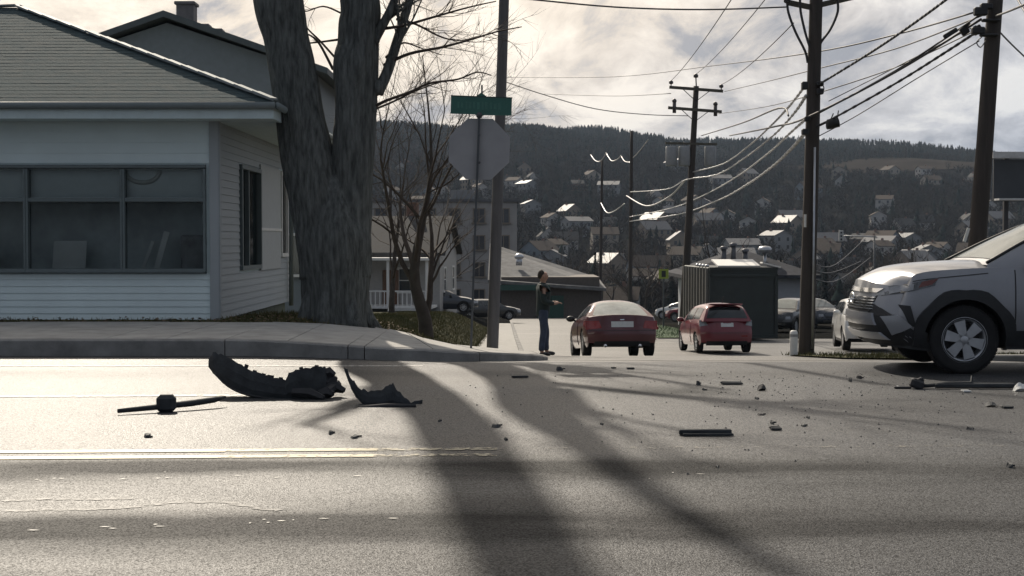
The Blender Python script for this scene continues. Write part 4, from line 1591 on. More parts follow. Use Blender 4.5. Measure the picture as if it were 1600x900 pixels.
class Car:
    SC = [(0, .93), (.12, .965), (.42, 1.0), (.7, .992), (.9, .968), (1, .935)]

    def __init__(c, name, label, loc, rz, pitch, P_, paintm, group=None, cat='car', roll=0):
        c.P = P_
        c.paint = paintm
        c.L, c.r = P_['L'], P_['r']
        c.root = empty(name, loc, 0, label, cat, group)
        c.root.rotation_euler = (roll, pitch, rz)
        c.sill = P_.get('sill', .24)
        c.corner = P_.get('corner', .26)
        c.cF, c.cR = P_.get('cornerF', c.corner), P_.get('cornerR', c.corner)
        c.crown = P_.get('crown', .06)
        c.build()

    sh = lambda c, x: smooth_list(c.P['sh'], x)
    hw = lambda c, x: smooth_list(c.P['hw'], x)
    fp = lambda c, z: smooth_list(c.P['front'], z)
    rp = lambda c, z: smooth_list(c.P['rear'], z)

    def side_y(c, x, z):
        v = (z - c.sill) / (c.sh(x) - c.sill)
        return c.hw(x) * slerp_list(c.SC, max(0, min(1, v)))

    def shift(c, x, z, t=1.0):
        h = c.L / 2
        zone = .7
        if x > h - zone:
            k = ((x - (h - zone)) / zone) ** 2
            return x - (c.fp(z) + c.cF * abs(t) ** 3.2) * k
        if x < -h + zone:
            k = ((-h + zone - x) / zone) ** 2
            return x + (c.rp(z) + c.cR * abs(t) ** 3.2) * k
        return x

    def bottom(c, x):
        R = c.r + c.P.get('gap', .055)
        b = c.sill
        h = c.L / 2
        if x > h - .5:
            b += .10 * ((x - h + .5) / .5) ** 2
        if x < -h + .5:
            b += .10 * ((-h + .5 - x) / .5) ** 2
        for xa in c.P['axles']:
            if abs(x - xa) < R:
                b = max(b, c.r + math.sqrt(R * R - (x - xa)**2))
        return b

    def body_mesh(c):
        h = c.L / 2
        R = c.r + c.P.get('gap', .055)
        xs_ = list(np.linspace(-h, h, 46))
        for xa in c.P['axles']:
            xs_ += [xa + R * math.cos(a) for a in np.linspace(0, PI, 19)] + [xa - R * 1.0001, xa + R * 1.0001]
        xs_ = sorted(set(round(x, 4) for x in xs_ if -h <= x <= h))
        NV = 11
        mb = MB()
        for sg in (1, -1):
            def fn(x, v, sg=sg):
                b = c.bottom(x)
                z = b + v * (c.sh(x) - b)
                return (c.shift(x, z), sg * c.side_y(x, z), z)
            mb.grid(fn, xs_, list(np.linspace(0, 1, NV)), flip=(sg < 0))

        def top(x, t):
            y = c.hw(x) * .935 * t
            z = c.sh(x) + c.crown * (1 - abs(t) ** 2.2)
            return (c.shift(x, c.sh(x), t), y, z)
        mb.grid(top, xs_, list(np.linspace(-1, 1, 15)), flip=True)
        for end in (1, -1):
            def cap(t, v, end=end):
                return c.cap_pt(end, t, v)
            mb.grid(cap, list(np.linspace(-1, 1, 17)), list(np.linspace(0, 1, NV)), flip=(end < 0))
        return mb

    def cap_pt(c, end, t, v):
        x = end * c.L / 2
        b = c.bottom(x)
        zs = c.sh(x)
        z = b + v * (zs - b)
        y = c.side_y(x, z) * t
        zz = z + c.crown * (1 - abs(t) ** 2.2) * v
        off = (c.fp(z) + c.cF * abs(t) ** 3.2) if end > 0 else (c.rp(z) + c.cR * abs(t) ** 3.2)
        return Vector((x - end * off, y, zz))

    def end_xyz(c, end, y, z, off):
        x = end * c.L / 2
        w = max(.2, c.side_y(x, min(z, c.sh(x))))
        t = max(-1, min(1, y / w))
        o = (c.fp(z) + c.cF * abs(t) ** 3.2) if end > 0 else (c.rp(z) + c.cR * abs(t) ** 3.2)
        return Vector((x - end * (o - off), y, z))

    def end_patch(c, end, quad, off=.012, thick=.03, nu=8, nv=4):
        """quad: 4 (y, z) corners."""
        a, b, d, e = [Vector((p[0], p[1], 0)) for p in quad]
        mb = MB()
        f = lambda u, v, o: c.end_xyz(end, *(a.lerp(b, u).lerp(e.lerp(d, u), v))[:2], o)
        us, vs_ = list(np.linspace(0, 1, nu)), list(np.linspace(0, 1, nv))
        mb.grid(lambda u, v: f(u, v, off), us, vs_, flip=(end < 0))
        for ring in ([(u, 0) for u in us], [(u, 1) for u in us], [(0, v) for v in vs_], [(1, v) for v in vs_]):
            mb.grid(lambda k, o: f(*ring[int(k)], o), list(range(len(ring))), [off, off - thick], smooth=False)
        return mb

    def side_patch(c, sg, quad, off=.012, thick=.03, nu=8, nv=4):
        """quad: 4 (x, z) corners on the flank."""
        a, b, d, e = [Vector((p[0], p[1], 0)) for p in quad]
        mb = MB()

        def f(u, v, o):
            q_ = a.lerp(b, u).lerp(e.lerp(d, u), v)
            return Vector((c.shift(q_.x, q_.y), sg * (c.side_y(q_.x, q_.y) + o), q_.y))
        us, vs_ = list(np.linspace(0, 1, nu)), list(np.linspace(0, 1, nv))
        mb.grid(lambda u, v: f(u, v, off), us, vs_, flip=(sg < 0))
        for ring in ([(u, 0) for u in us], [(u, 1) for u in us], [(0, v) for v in vs_], [(1, v) for v in vs_]):
            mb.grid(lambda k, o: f(*ring[int(k)], o), list(range(len(ring))), [off, off - thick], smooth=False)
        return mb

    def wrap_xyz(c, sg, xt, z, off):
        """Point of the front corner seen at actual station xt: on the flank, or round on the nose."""
        h = c.L / 2
        lim = h - c.fp(z) - c.cF
        if xt <= lim:
            a, b = h - .75, h
            for _ in range(24):
                m = (a + b) / 2
                if c.shift(m, z) < xt:
                    a = m
                else:
                    b = m
            x = xt if xt < h - .7 else a
            return Vector((xt, sg * (c.side_y(x, z) + off), z))
        t = max(0, (h - c.fp(z) - xt) / c.cF) ** (1 / 3.2)
        w = c.side_y(h, min(z, c.sh(h)))
        dx = -c.cF * 3.2 * t ** 2.2 / max(w, .1)
        n = Vector((1, -sg * dx, 0)).normalized()
        return Vector((xt, sg * w * t, z)) + n * off

    def wrap_patch(c, sg, quad, off=.012, thick=.03, nu=8, nv=4):
        a, b, d, e = [Vector((p[0], p[1], 0)) for p in quad]
        mb = MB()

        def f(u, v, o):
            q_ = a.lerp(b, u).lerp(e.lerp(d, u), v)
            return c.wrap_xyz(sg, q_.x, q_.y, o)
        us, vs_ = list(np.linspace(0, 1, nu)), list(np.linspace(0, 1, nv))
        mb.grid(lambda u, v: f(u, v, off), us, vs_, flip=(sg < 0))
        for ring in ([(u, 0) for u in us], [(u, 1) for u in us], [(0, v) for v in vs_], [(1, v) for v in vs_]):
            mb.grid(lambda k, o: f(*ring[int(k)], o), list(range(len(ring))), [off, off - thick], smooth=False)
        return mb

    # cabin
    def ct(c, x):
        return smooth_list(c.P['cab'], x) if c.P.get('cabsmooth', True) else slerp_list(c.P['cab'], x)

    def cab_pt(c, x, v, sg=1):
        zr = c.P['roof']
        zt = c.ct(x)
        ys_, zs = c.hw(x) * .935 - .012, c.sh(x) - .02
        fr = max(0, min(1, (zt - zs) / (zr - zs)))
        yu = ys_ - (ys_ - c.P['rw']) * fr
        zu = zs + (zt - zs) * .985 - .045 * fr
        if v <= 1:
            y = ys_ + (yu - ys_) * v + .022 * math.sin(PI * v) * fr
            z = zs + (zu - zs) * v
        else:
            t = 2 - v
            y = yu * (t ** .92)
            z = zu + (zt + .025 * fr - zu) * (1 - t ** 2.4)
        return Vector((x, sg * y, z))

    def cab_off(c, x, v, sg, o):
        e = .004
        p = c.cab_pt(x, v, sg)
        a = c.cab_pt(x + e, v, sg) - c.cab_pt(x - e, v, sg)
        b = c.cab_pt(x, min(2, v + e), sg) - c.cab_pt(x, max(0, v - e), sg)
        n = a.cross(b)
        if n.length < 1e-12:
            return p
        n.normalize()
        if n.y * sg < 0 if v <= 1 else n.z < 0:
            n = -n
        return p + n * o

    def build(c):
        P_ = c.P
        h = c.L / 2
        c.body_mesh().build('body', c.paint, c.root, autosmooth=50)
        xs_ = np.unique(np.concatenate([np.linspace(P_['cab'][0][0], P_['cab'][-1][0], 60)]))
        mb = MB()
        for sg in (1, -1):
            mb.grid(lambda x, v, sg=sg: c.cab_pt(x, v, sg), list(xs_), list(np.linspace(0, 1, 7)) + list(np.linspace(1.08, 2, 9)), flip=(sg < 0))
        mb.build('cabin', c.paint, c.root, autosmooth=45)

        def glass(name, x0, x1, v0, v1, m, both=False, sgs=(1, -1), nx=14, nv=8):
            for sg in ((1,) if both else sgs):
                mb = MB()
                vv = list(np.linspace(v0, v1, nv))
                if both:
                    for s2 in (1, -1):
                        mb.grid(lambda x, v: c.cab_off(x, v, s2, .007), list(np.linspace(x0, x1, nx)), vv, flip=(s2 < 0))
                else:
                    mb.grid(lambda x, v: c.cab_off(x, v, sg, .007), list(np.linspace(x0, x1, nx)), vv, flip=(sg < 0))
                mb.build(name, m, c.root)
        for (nm, x0, x1, v0, v1, mm) in P_['glass']:
            glass(nm, x0, x1, v0, v1, mm, both=(v0 > 1))
        # underbody and wheel wells
        mb = MB()
        mb.box((0, 0, .44), (c.L - 1.7, c.hw(0) * 2 - .56, .36))
        mb.box((0, 0, .34), (c.P['axles'][0] - c.P['axles'][1] - 2 * c.r - .2, c.hw(0) * 2 - .10, .16))
        mb.build('underbody', STEELD, c.root)
        for xa in P_['axles']:
            for sg in (1, -1):
                R = c.r + P_.get('gap', .055)
                yo = c.hw(xa) - .03
                mb = MB()
                mb.grid(lambda a, y: (xa + (R + .01) * math.cos(a), sg * y, c.r + (R + .01) * math.sin(a)), list(np.linspace(.02, PI - .02, 16)), [yo - .34, yo])
                mb.grid(lambda a, q: (xa + q * math.cos(a), sg * (yo - .34), c.r + q * math.sin(a)), list(np.linspace(.02, PI - .02, 16)), [.01, R + .02])
                mb.build('wheel_arch', BLACKP, c.root)
                c.wheel(xa, sg * (c.hw(xa) - P_.get('wheel_in', .02)), sg)
        for kind, quad, mm, nm in P_.get('ends', []):
            quads = [quad] if max(abs(p[0]) for p in quad) == 0 or any(p[0] < 0 for p in quad) else [quad, [(-p[0], p[1]) for p in quad][::-1]]
            for qd in quads:
                qd = qd if quad is qd else [qd[2], qd[3], qd[0], qd[1]] if False else qd
                c.end_patch(1 if kind == 'F' else -1, qd).build(nm, mm, c.root)
        for quad, mm, nm in P_.get('sides', []):
            for sg in (1, -1):
                c.side_patch(sg, quad).build(nm, mm, c.root)
        for sg in (1, -1):
            mx, mz = P_['mirror']
            y = c.hw(mx) * .97
            mb = MB()
            mb.sphere((mx - .03, sg * (y + .10), mz), .11, 10, 7, scale=(.75, 1.1, .72))
            mb.beam((mx, sg * (y - .1), mz - .07), (mx, sg * (y + .06), mz - .03), .05, .04)
            mb.build('mirror', P_.get('mirror_mat') or c.paint, c.root)

    def wheel(c, xa, y, sg):
        r, w = c.r, c.P.get('tw', .22)
        wh = empty('wheel', (xa, y, r))
        wh.parent = c.root
        rr = r * c.P.get('rimf', .64)
        mb = MB()
        prof = [(rr - .01, -w), (r * .93, -w), (r, -w + .03), (r, -w / 2), (r, -.03), (r * .975, -.008), (r * .9, .004), (rr + .02, .0), (rr - .012, -.012)]
        mb.lathe((0, 0, 0), [(a, sg * b) for a, b in prof], 40, 'y')
        if r > .34:
            for k in range(60):
                a = 2 * PI * k / 60
                mb.box((math.cos(a) * r * .998, -sg * w / 2, math.sin(a) * r * .998), (.03, w * .8, .012), rot=Matrix.Rotation(-a + PI / 2, 3, 'Y'))
        mb.build('tyre', RUBBER, wh)
        ns = c.P.get('spokes', 5)
        mb = MB()
        mb.lathe((0, 0, 0), [(a, sg * b) for a, b in [(rr - .055, -.12), (rr - .03, -.03), (rr + .004, -.004), (rr + .004, -.02), (rr - .02, -.14)]], 40, 'y')
        for k in range(ns):
            a = 2 * PI * k / ns + .25
            ca, sa = math.cos(a), math.sin(a)
            e1, e2 = Vector((ca, 0, sa)), Vector((-sa, 0, ca))
            r0, r1, w0, w1 = rr * .10, rr - .035, rr * (.15 if ns == 6 else .115), rr * c.P.get('spw', .17)
            mb.prism([(r0, -w0), (r1, -w1), (r1, w1), (r0, w0)], (0, -sg * .035, 0), e1, e2, (0, sg * .025, 0))
        mb.lathe((0, 0, 0), [(.001, sg * -.008), (rr * .17, sg * -.009), (rr * .21, sg * -.014), (rr * .23, sg * -.035)], 18, 'y')
        mb.build('rim', c.P.get('rim_mat', ALLOY), wh)
        MB().lathe((0, 0, 0), [(.001, sg * -.10), (rr * .72, sg * -.10), (rr * .96, sg * -.12)], 24, 'y').lathe((0, 0, 0), [(rr * .12, sg * -.055), (rr * .62, sg * -.07), (rr * .62, sg * -.09)], 20, 'y').build('brake_disc', STEELD, wh)


SUVP = dict(L=4.6, r=.362, axles=(1.32, -1.37), sill=.30, roof=1.66, rw=.60, tw=.235, gap=.075, rimf=.655, spokes=6, spw=.25,
            cornerF=.30, cornerR=.22, crown=.075, wheel_in=.03,
            sh=[(-2.3, 1.10), (-1, 1.13), (.6, 1.13), (1.1, 1.12), (1.5, 1.10), (1.9, 1.055), (2.15, .985), (2.3, .90)],
            hw=[(-2.3, .84), (-1.7, .915), (0, .925), (1.3, .925), (1.9, .895), (2.3, .80)],
            front=[(.3, .12), (.42, .03), (.55, .0), (.70, .02), (.84, .06), (.92, .09), (1.0, .15)],
            rear=[(.3, .08), (.5, .0), (.8, .04), (1.1, .12)],
            cab=[(-2.22, 1.1), (-1.95, 1.50), (-1.55, 1.62), (-.6, 1.66), (.15, 1.625), (.5, 1.48), (1.08, 1.155)],
            glass=[('windscreen', .22, .98, 1.12, 2.0, WINDSH), ('side_window', -1.75, -.75, .16, .82, CARGLASS), ('side_window', -.66, .62, .14, .84, CARGLASS), ('rear_window', -2.12, -1.80, 1.15, 2.0, CARGLASS)],
            mirror=(.62, 1.20),
            ends=[('R', [(.45, .78), (.80, .74), (.82, .98), (.48, .95)], REDLAMP, 'tail_light'), ('R', [(-.26, .60), (.26, .60), (.26, .73), (-.26, .73)], PLATE, 'number_plate')],
            sides=[])

rav_x, rav_y = 3.80 + 2.3, 15.80
suv = Car('suv', 'silver compact SUV with black wheel arch cladding, nose entering from the right edge', (rav_x, rav_y, 0), PI - .02, 0, SUVP, SILVER)
R_ = suv.root
# cladding round the arches: broad, angular, plain black
for xa in SUVP['axles']:
    for sg in (1, -1):
        mb = MB()
        Ri = suv.r + .078
        ang = list(np.linspace(-.12, PI + .12, 25))

        def outer(a):
            k = a / (PI / 4) + .5
            f_ = abs((k % 1) - .5) * 2
            return Ri + .085 + .03 * f_

        def pt(a, u, off):
            r = Ri - .012 + (outer(a) - Ri + .012) * u
            x, z = xa + r * math.cos(a), suv.r + r * math.sin(a)
            return Vector((x, sg * (suv.side_y(x, max(z, suv.sill)) + off), z))
        mb.grid(lambda a, u: pt(a, u, .030 - .006 * u), ang, [0, .35, .8, 1], flip=(sg > 0))
        mb.grid(lambda a, o: pt(a, 1, o), ang, [.024, -.01], flip=(sg > 0))
        mb.grid(lambda a, o: pt(a, 0, o), ang, [.030, -.12], flip=(sg < 0))
        mb.build('arch_cladding', BLACKP, R_, autosmooth=35)
for sg in (1, -1):
    suv.side_patch(sg, [(-.90, .285), (.84, .285), (.84, .46), (-.90, .46)], off=.022, nu=14).build('sill_cladding', BLACKP, R_)
    suv.side_patch(sg, [(1.72, .32), (1.95, .33), (1.95, .44), (1.72, .44)], off=.012, nu=8).build('lower_cladding', BLACKP, R_)
    suv.wrap_patch(sg, [(1.60, .235), (2.19, .285), (2.20, .33), (1.60, .30)], off=-.02, nu=14).build('air_dam', BLACKP, R_)
    # slim swept headlight with clear inner lens and amber tip, wrapped round the corner
    hl = suv.wrap_patch(sg, [(1.64, .935), (2.19, .795), (2.225, .882), (1.60, 1.02)], off=.008, nu=18).build('headlight', DARKLAMP, R_)
    suv.wrap_patch(sg, [(1.86, .888), (2.05, .84), (2.05, .912), (1.85, .952)], off=.014, nu=8).build('lens', CLEARLAMP, hl)
    suv.wrap_patch(sg, [(2.09, .83), (2.16, .815), (2.17, .875), (2.09, .895)], off=.013, nu=4).build('lens', CLEARLAMP, hl)
    suv.wrap_patch(sg, [(1.67, .945), (1.81, .91), (1.77, .975), (1.60, 1.01)], off=.013, nu=6).build('side_marker', AMBER, hl)
    # angular black bumper corner holding a flat grey blade and a dark wedge
    fb = suv.wrap_patch(sg, [(1.62, .275), (2.20, .31), (2.245, .72), (2.20, .74)], off=.006, nu=14, nv=8).build('bumper_corner', BLACKP, R_)
    suv.wrap_patch(sg, [(2.03, .40), (2.14, .60), (2.00, .62), (1.87, .50)][::-1], off=.022, nu=8, nv=6).build('fog_blade', mat('grey_blade', (.30, .31, .33), .45, .2, var=.05), fb)
    suv.wrap_patch(sg, [(1.90, .50), (2.03, .62), (2.19, .60), (2.19, .73)], off=.014, nu=8, nv=4).build('fog_recess', STEELD, fb)
    suv.wrap_patch(sg, [(1.83, .50), (1.89, .50), (1.99, .73), (1.89, .72)], off=.012, nu=5).build('fog_pocket', BLACKP, fb)
    # shut lines of the front door and the wing, handle
    suv.side_patch(sg, [(.795, .46), (.807, .46), (.807, 1.10), (.795, 1.10)], off=.004, thick=.012, nu=2, nv=14).build('shut_line', BLACKP, R_)
    suv.side_patch(sg, [(-.30, .46), (-.288, .46), (-.288, 1.10), (-.30, 1.10)], off=.004, thick=.012, nu=2, nv=14).build('shut_line', BLACKP, R_)
    for xx in (-.12, -1.0):
        suv.side_patch(sg, [(xx, .95), (xx + .2, .95), (xx + .2, .985), (xx, .985)], off=.03, nu=4, nv=2).build('door_handle', SILVER, R_)
    mb = MB()
    mb.tube([suv.cab_off(1.06 - .9 * k / 8, 1.06, sg, .012) for k in range(9)], .018, 6)
    mb.build('pillar_trim', BLACKP, R_)
    # hood edge shut line
    suv.side_patch(sg, [(1.08, 1.06), (2.0, .972), (2.0, .98), (1.08, 1.07)], off=.004, thick=.01, nu=14, nv=2).build('shut_line', BLACKP, R_)
# nose: grille with bars, emblem, silver skid bar
gr = suv.end_patch(1, [(-.50, .64), (.50, .64), (.58, .88), (-.58, .88)], off=.012, nu=14, nv=6).build('grille', BLACKP, R_)
for z in (.67, .70, .73, .76, .79):
    suv.end_patch(1, [(-.54, z), (.54, z), (.54, z + .012), (-.54, z + .012)], off=.026, nu=14, nv=2).build('grille_bar', CHROME, gr)
suv.end_patch(1, [(-.55, .85), (.55, .85), (.60, .895), (-.60, .895)], off=.03, nu=14, nv=3).build('hood_lip', CHROME, R_)
mb = MB()
ec = suv.end_xyz(1, 0, .775, .045)
mb.tube([(ec.x, .085 * math.cos(a), ec.z + .055 * math.sin(a)) for a in np.linspace(0, 2 * PI, 24)], .011, 6)
mb.tube([(ec.x, .045 * math.cos(a), ec.z + .02 + .022 * math.sin(a)) for a in np.linspace(0, 2 * PI, 20)], .009, 6)
mb.tube([(ec.x, .026 * math.cos(a), ec.z - .004 + .045 * math.sin(a)) for a in np.linspace(0, 2 * PI, 20)], .009, 6)
mb.build('emblem', CHROME, gr)
suv.end_patch(1, [(-.60, .50), (.60, .50), (.56, .63), (-.56, .63)], off=.03, thick=.05, nu=14, nv=5).build('bumper_bar', SILVER, R_)
suv.end_patch(1, [(-.62, .43), (.62, .43), (.60, .50), (-.60, .50)], off=.010, nu=14, nv=3).build('lower_grille', BLACKP, R_)
suv.end_patch(1, [(-.66, .345), (.66, .345), (.62, .425), (-.62, .425)], off=.035, thick=.06, nu=14, nv=4).build('skid_plate', ALLOY, R_)

SEDP = dict(L=4.66, r=.325, axles=(1.38, -1.33), sill=.22, roof=1.40, rw=.53, tw=.21, spokes=8, spw=.10, cornerF=.30, cornerR=.22, crown=.05,
            sh=[(-2.33, .95), (-1.6, .985), (-.8, .96), (.9, .93), (1.5, .87), (2.33, .68)],
            hw=[(-2.33, .835), (-1.7, .895), (0, .905), (1.4, .90), (2.0, .86), (2.33, .74)],
            front=[(.2, .12), (.4, 0), (.6, .02), (.8, .2)],
            rear=[(.2, .12), (.35, .02), (.55, .0), (.70, .05), (.95, .10)],
            cab=[(-1.98, .95), (-1.05, 1.345), (-.55, 1.40), (.0, 1.395), (.42, 1.31), (1.22, .92)],
            glass=[('windscreen', .48, 1.14, 1.12, 2.0, CARGLASS), ('rear_window', -1.88, -1.10, 1.16, 2.0, DUSTGLASS), ('side_window', -1.35, -.42, .16, .84, CARGLASS), ('side_window', -.34, .68, .14, .84, CARGLASS)],
            mirror=(.66, .99), mirror_mat=BLACKP,
            ends=[('R', [(.50, .68), (.88, .64), (.88, .86), (.56, .86)], REDLAMP, 'tail_light'), ('R', [(-.27, .70), (.27, .70), (.27, .84), (-.27, .84)], PLATE, 'number_plate'),
                  ('R', [(-.70, .24), (.70, .24), (.66, .36), (-.66, .36)], BLACKP, 'bumper_insert'), ('R', [(-.78, .905), (.78, .905), (.78, .93), (-.78, .93)], DKRED, 'spoiler_lip'), ('R', [(-.80, .615), (.80, .615), (.80, .628), (-.80, .628)], BLACKP, 'shut_line'), ('R', [(-.05, .87), (.05, .87), (.05, .895), (-.05, .895)], CHROME, 'badge')],
            sides=[([(-2.08, .70), (-1.72, .76), (-1.74, .85), (-2.08, .87)], REDLAMP, 'tail_light_side'), ([(-.36, .30), (-.35, .30), (-.35, .95), (-.36, .95)], BLACKP, 'shut_line')])
sd_d = 34.2
scar = Car('sedan', 'dark red sedan seen from behind, stopped in the side street beside the standing person', (xat(955, sd_d + 2.3) - .0, sd_d + 2.3, g(3, sd_d + 2.3) + .02), PI / 2 + .055, math.atan(.085), SEDP, DKRED)
for yy in (-.42, .42):
    MB().tube([(-2.15, yy, .26), (-2.32, yy, .25)], .04, 10).build('exhaust', CHROME, scar.root)

HATP = dict(L=3.95, r=.30, axles=(1.25, -1.22), sill=.22, roof=1.50, rw=.52, tw=.19, spokes=5, spw=.14, cornerF=.32, cornerR=.2, crown=.05,
            sh=[(-1.97, .97), (-1, .97), (.8, .93), (1.3, .88), (1.97, .70)],
            hw=[(-1.97, .79), (-1.4, .84), (0, .848), (1.2, .84), (1.97, .68)],
            front=[(.2, .12), (.4, 0), (.6, .03), (.8, .2)],
            rear=[(.2, .10), (.38, .0), (.6, .0), (.8, .05), (.97, .10)],
            cab=[(-1.93, .95), (-1.72, 1.32), (-1.50, 1.445), (-.5, 1.50), (.2, 1.46), (.7, 1.28), (1.35, .93)],
            glass=[('windscreen', .45, 1.25, 1.12, 2.0, CARGLASS), ('rear_window', -1.88, -1.66, 1.12, 2.0, CARGLASS), ('side_window', -1.45, -.55, .16, .84, CARGLASS), ('side_window', -.46, .70, .14, .84, CARGLASS)],
            mirror=(.72, 1.0),
            ends=[('R', [(.57, .84), (.80, .80), (.80, .99), (.66, 1.0)], CLEARLAMP, 'tail_light'), ('R', [(-.19, .79), (.19, .79), (.19, .92), (-.19, .92)], PLATE, 'number_plate'),
                  ('R', [(-.62, .23), (.62, .23), (.62, .36), (-.62, .36)], BLACKP, 'bumper_insert'), ('R', [(-.62, .49), (-.42, .49), (-.42, .53), (-.62, .53)], REDLAMP, 'reflector'), ('R', [(-.66, .60), (.66, .60), (.66, .61), (-.66, .61)], BLACKP, 'shut_line')],
            sides=[([(-.50, .30), (-.49, .30), (-.49, .95), (-.50, .95)], BLACKP, 'shut_line')])
hd_d = 42.5
hcar = Car('hatchback', 'cherry red hatchback seen from behind beside the dark container', (xat(1116, hd_d + 1.9), hd_d + 1.9, g(6, hd_d + 1.9) + .02), PI / 2 + .07, math.atan(.05), HATP, CHERRY)
MB().box((-1.83, 0, 1.0), (.03, .14, .06), rot=None).build('badge', CHROME, hcar.root)
MB().tube([(-1.2, 0, 1.50), (-1.42, 0, 1.70)], .008, 5).build('aerial', BLACKP, hcar.root)
MB().box((-1.70, 0, 1.455), (.26, 1.0, .03), rot=Matrix.Rotation(.12, 3, 'Y'), bevel=.01).build('roof_spoiler', CHERRY, hcar.root)

# other vehicles
import copy as _copy
PICKP = _copy.deepcopy({k: v for k, v in SUVP.items() if k not in ('glass', 'ends')})
PICKP.update(glass=SUVP['glass'], ends=[('F', [(-.5, .62), (.5, .62), (.56, .86), (-.56, .86)], BLACKP, 'grille'), ('F', [(.6, .72), (.80, .72), (.78, .86), (.58, .86)], CLEARLAMP, 'headlight'), ('F', [(-.6, .42), (.6, .42), (.6, .52), (-.6, .52)], CHROME, 'bumper_bar')])
X = xat(1246, 70)
Car('suv', 'black SUV with sunlit windscreen parked beyond the wooden pole with the white bollard', (X, 72.5, g(X, 72.5) + .05), -PI / 2 - .5, 0, PICKP, BLACKC)
X = xat(1284, 80)
Car('suv', 'blue grey SUV parked just right of the middle wooden pole', (X, 82, g(X, 82) + .05), -PI / 2 + .3, 0, PICKP, BLUEG)
SEDF = dict(SEDP)
SEDF['ends'] = [('F', [(.45, .56), (.74, .54), (.72, .68), (.5, .66)], CLEARLAMP, 'headlight'), ('F', [(-.4, .36), (.4, .36), (.4, .54), (-.4, .54)], BLACKP, 'grille')]
SEDF['glass'] = [(n_, a, b, c_, d_, CARGLASS) for (n_, a, b, c_, d_, m_) in SEDP['glass']]
X = xat(1384, 44)
PW = dict(PICKP)
Car('suv', 'white vehicle facing the road, mostly hidden behind the nose of the silver SUV', (X, 46.4, g(X, 46) + .03), -PI / 2 - .12, -.03, PW, WHITEP)
X = xat(686, 84)
Car('sedan', 'dark blue grey sedan parked sideways beyond the lawn on the left', (X, 84, g(X, 84) + .06), .1, 0, SEDF, BLUEG)
X = xat(1056, 108)
Car('sedan', 'white sedan far down the street beside the small yellow green sign', (X + .8, 110, g(X, 110) + .02), 2.5, 0, SEDF, WHITEP)
X = xat(1075, 100)
Car('sedan', 'red sedan far down the street in front of the white one', (X + .8, 101, g(X, 101) + .02), 2.7, 0, SEDF, CHERRY)
X = xat(760, 95)
Car('sedan', 'dark sedan with bright roof edge behind the foot of the metal pole', (X, 97, g(X, 97) + .02), .2, 0, SEDF, BLACKC)
# ================================================================== UTILITY POLES, WIRES
WOODP = mat('pole_wood', (.05, .041, .036), .85, var=.35, scale=4, bump=.5, bscale=25, stretch=(3, 3, .25))
GREYP = mat('pole_grey', (.115, .112, .115), .7, var=.25, scale=4, bump=.3, bscale=25, stretch=(3, 3, .3))
CERAM = mat('insulator', (.06, .05, .05), .3, var=.2)
WIREM = mat('wire_dark', (.045, .045, .05), .6, var=.1)
CABLEB = mat('cable_bright', (.50, .50, .50), .32, .75, var=.15, scale=3)
ARMW = mat('arm_wood', (.085, .078, .062), .85, var=.25, scale=6)


def pole(px0, py0, px1, py1, d, r0, r1, m, label, over=2.0, name='utility_pole', dy=0.0):
    """A pole from its foot at (px0, py0) through (px1, py1) and on by over metres."""
    a, b = at(px0, py0, d), at(px1, py1, d + dy)
    b = b + (b - a).normalized() * over
    gz = g(a.x, d)
    o = empty(name, (a.x, d, gz - .05), 0, label, 'pole')
    b = b - o.location
    n = 14
    pts = [Vector((0, 0, -.3)).lerp(b, i / n) for i in range(n + 1)]
    MB().tube(pts, [r0 + (r1 - r0) * i / n for i in range(n + 1)], 16, jit=.03).build('shaft', m, o)
    o['_top'] = 0
    del o['_top']
    return o, b


pa, pa_t = pole(768, 541, 787, 0, 25, .105, .080, GREYP, 'slim grey pole behind the street name sign at the corner', 3.2)
mb = MB()
mb.tube([pa_t, pa_t + Vector((.6, -.6, .25)), pa_t + Vector((1.3, -1.3, .3))], .035, 8)
mb.sphere(pa_t + Vector((1.6, -1.6, .28)), .25, 10, 6, scale=(1.1, 1.1, .4))
mb.build('lamp_arm', GREYP, pa)
pb, pb_t = pole(1259, 556, 1275, 0, 29, .165, .125, WOODP, 'tall wooden pole with jumper cables and white bollard at its foot', 1.6)
pc, pc_t = pole(1512, 520, 1554, 0, 24, .158, .118, WOODP, 'dark leaning wooden pole behind the hood of the silver SUV', 1.6)
pd, pd_t = pole(1066, 500, 1087, 150, 66, .20, .125, WOODP, 'distant wooden pole with two crossarms and transformers', .45)
pe, pe_t = pole(984, 498, 987, 215, 108, .17, .11, WOODP, 'far wooden pole left of the crossarm pole where the bright cables end', .5)
pf, pf_t = pole(937, 494, 941, 255, 135, .17, .11, WOODP, 'farthest thin wooden pole beyond the dark red sedan', .3)
pg, pg_t = pole(608, 480, 610, 300, 90, .14, .10, WOODP, 'thin pole beside the porch house on the left', .3)

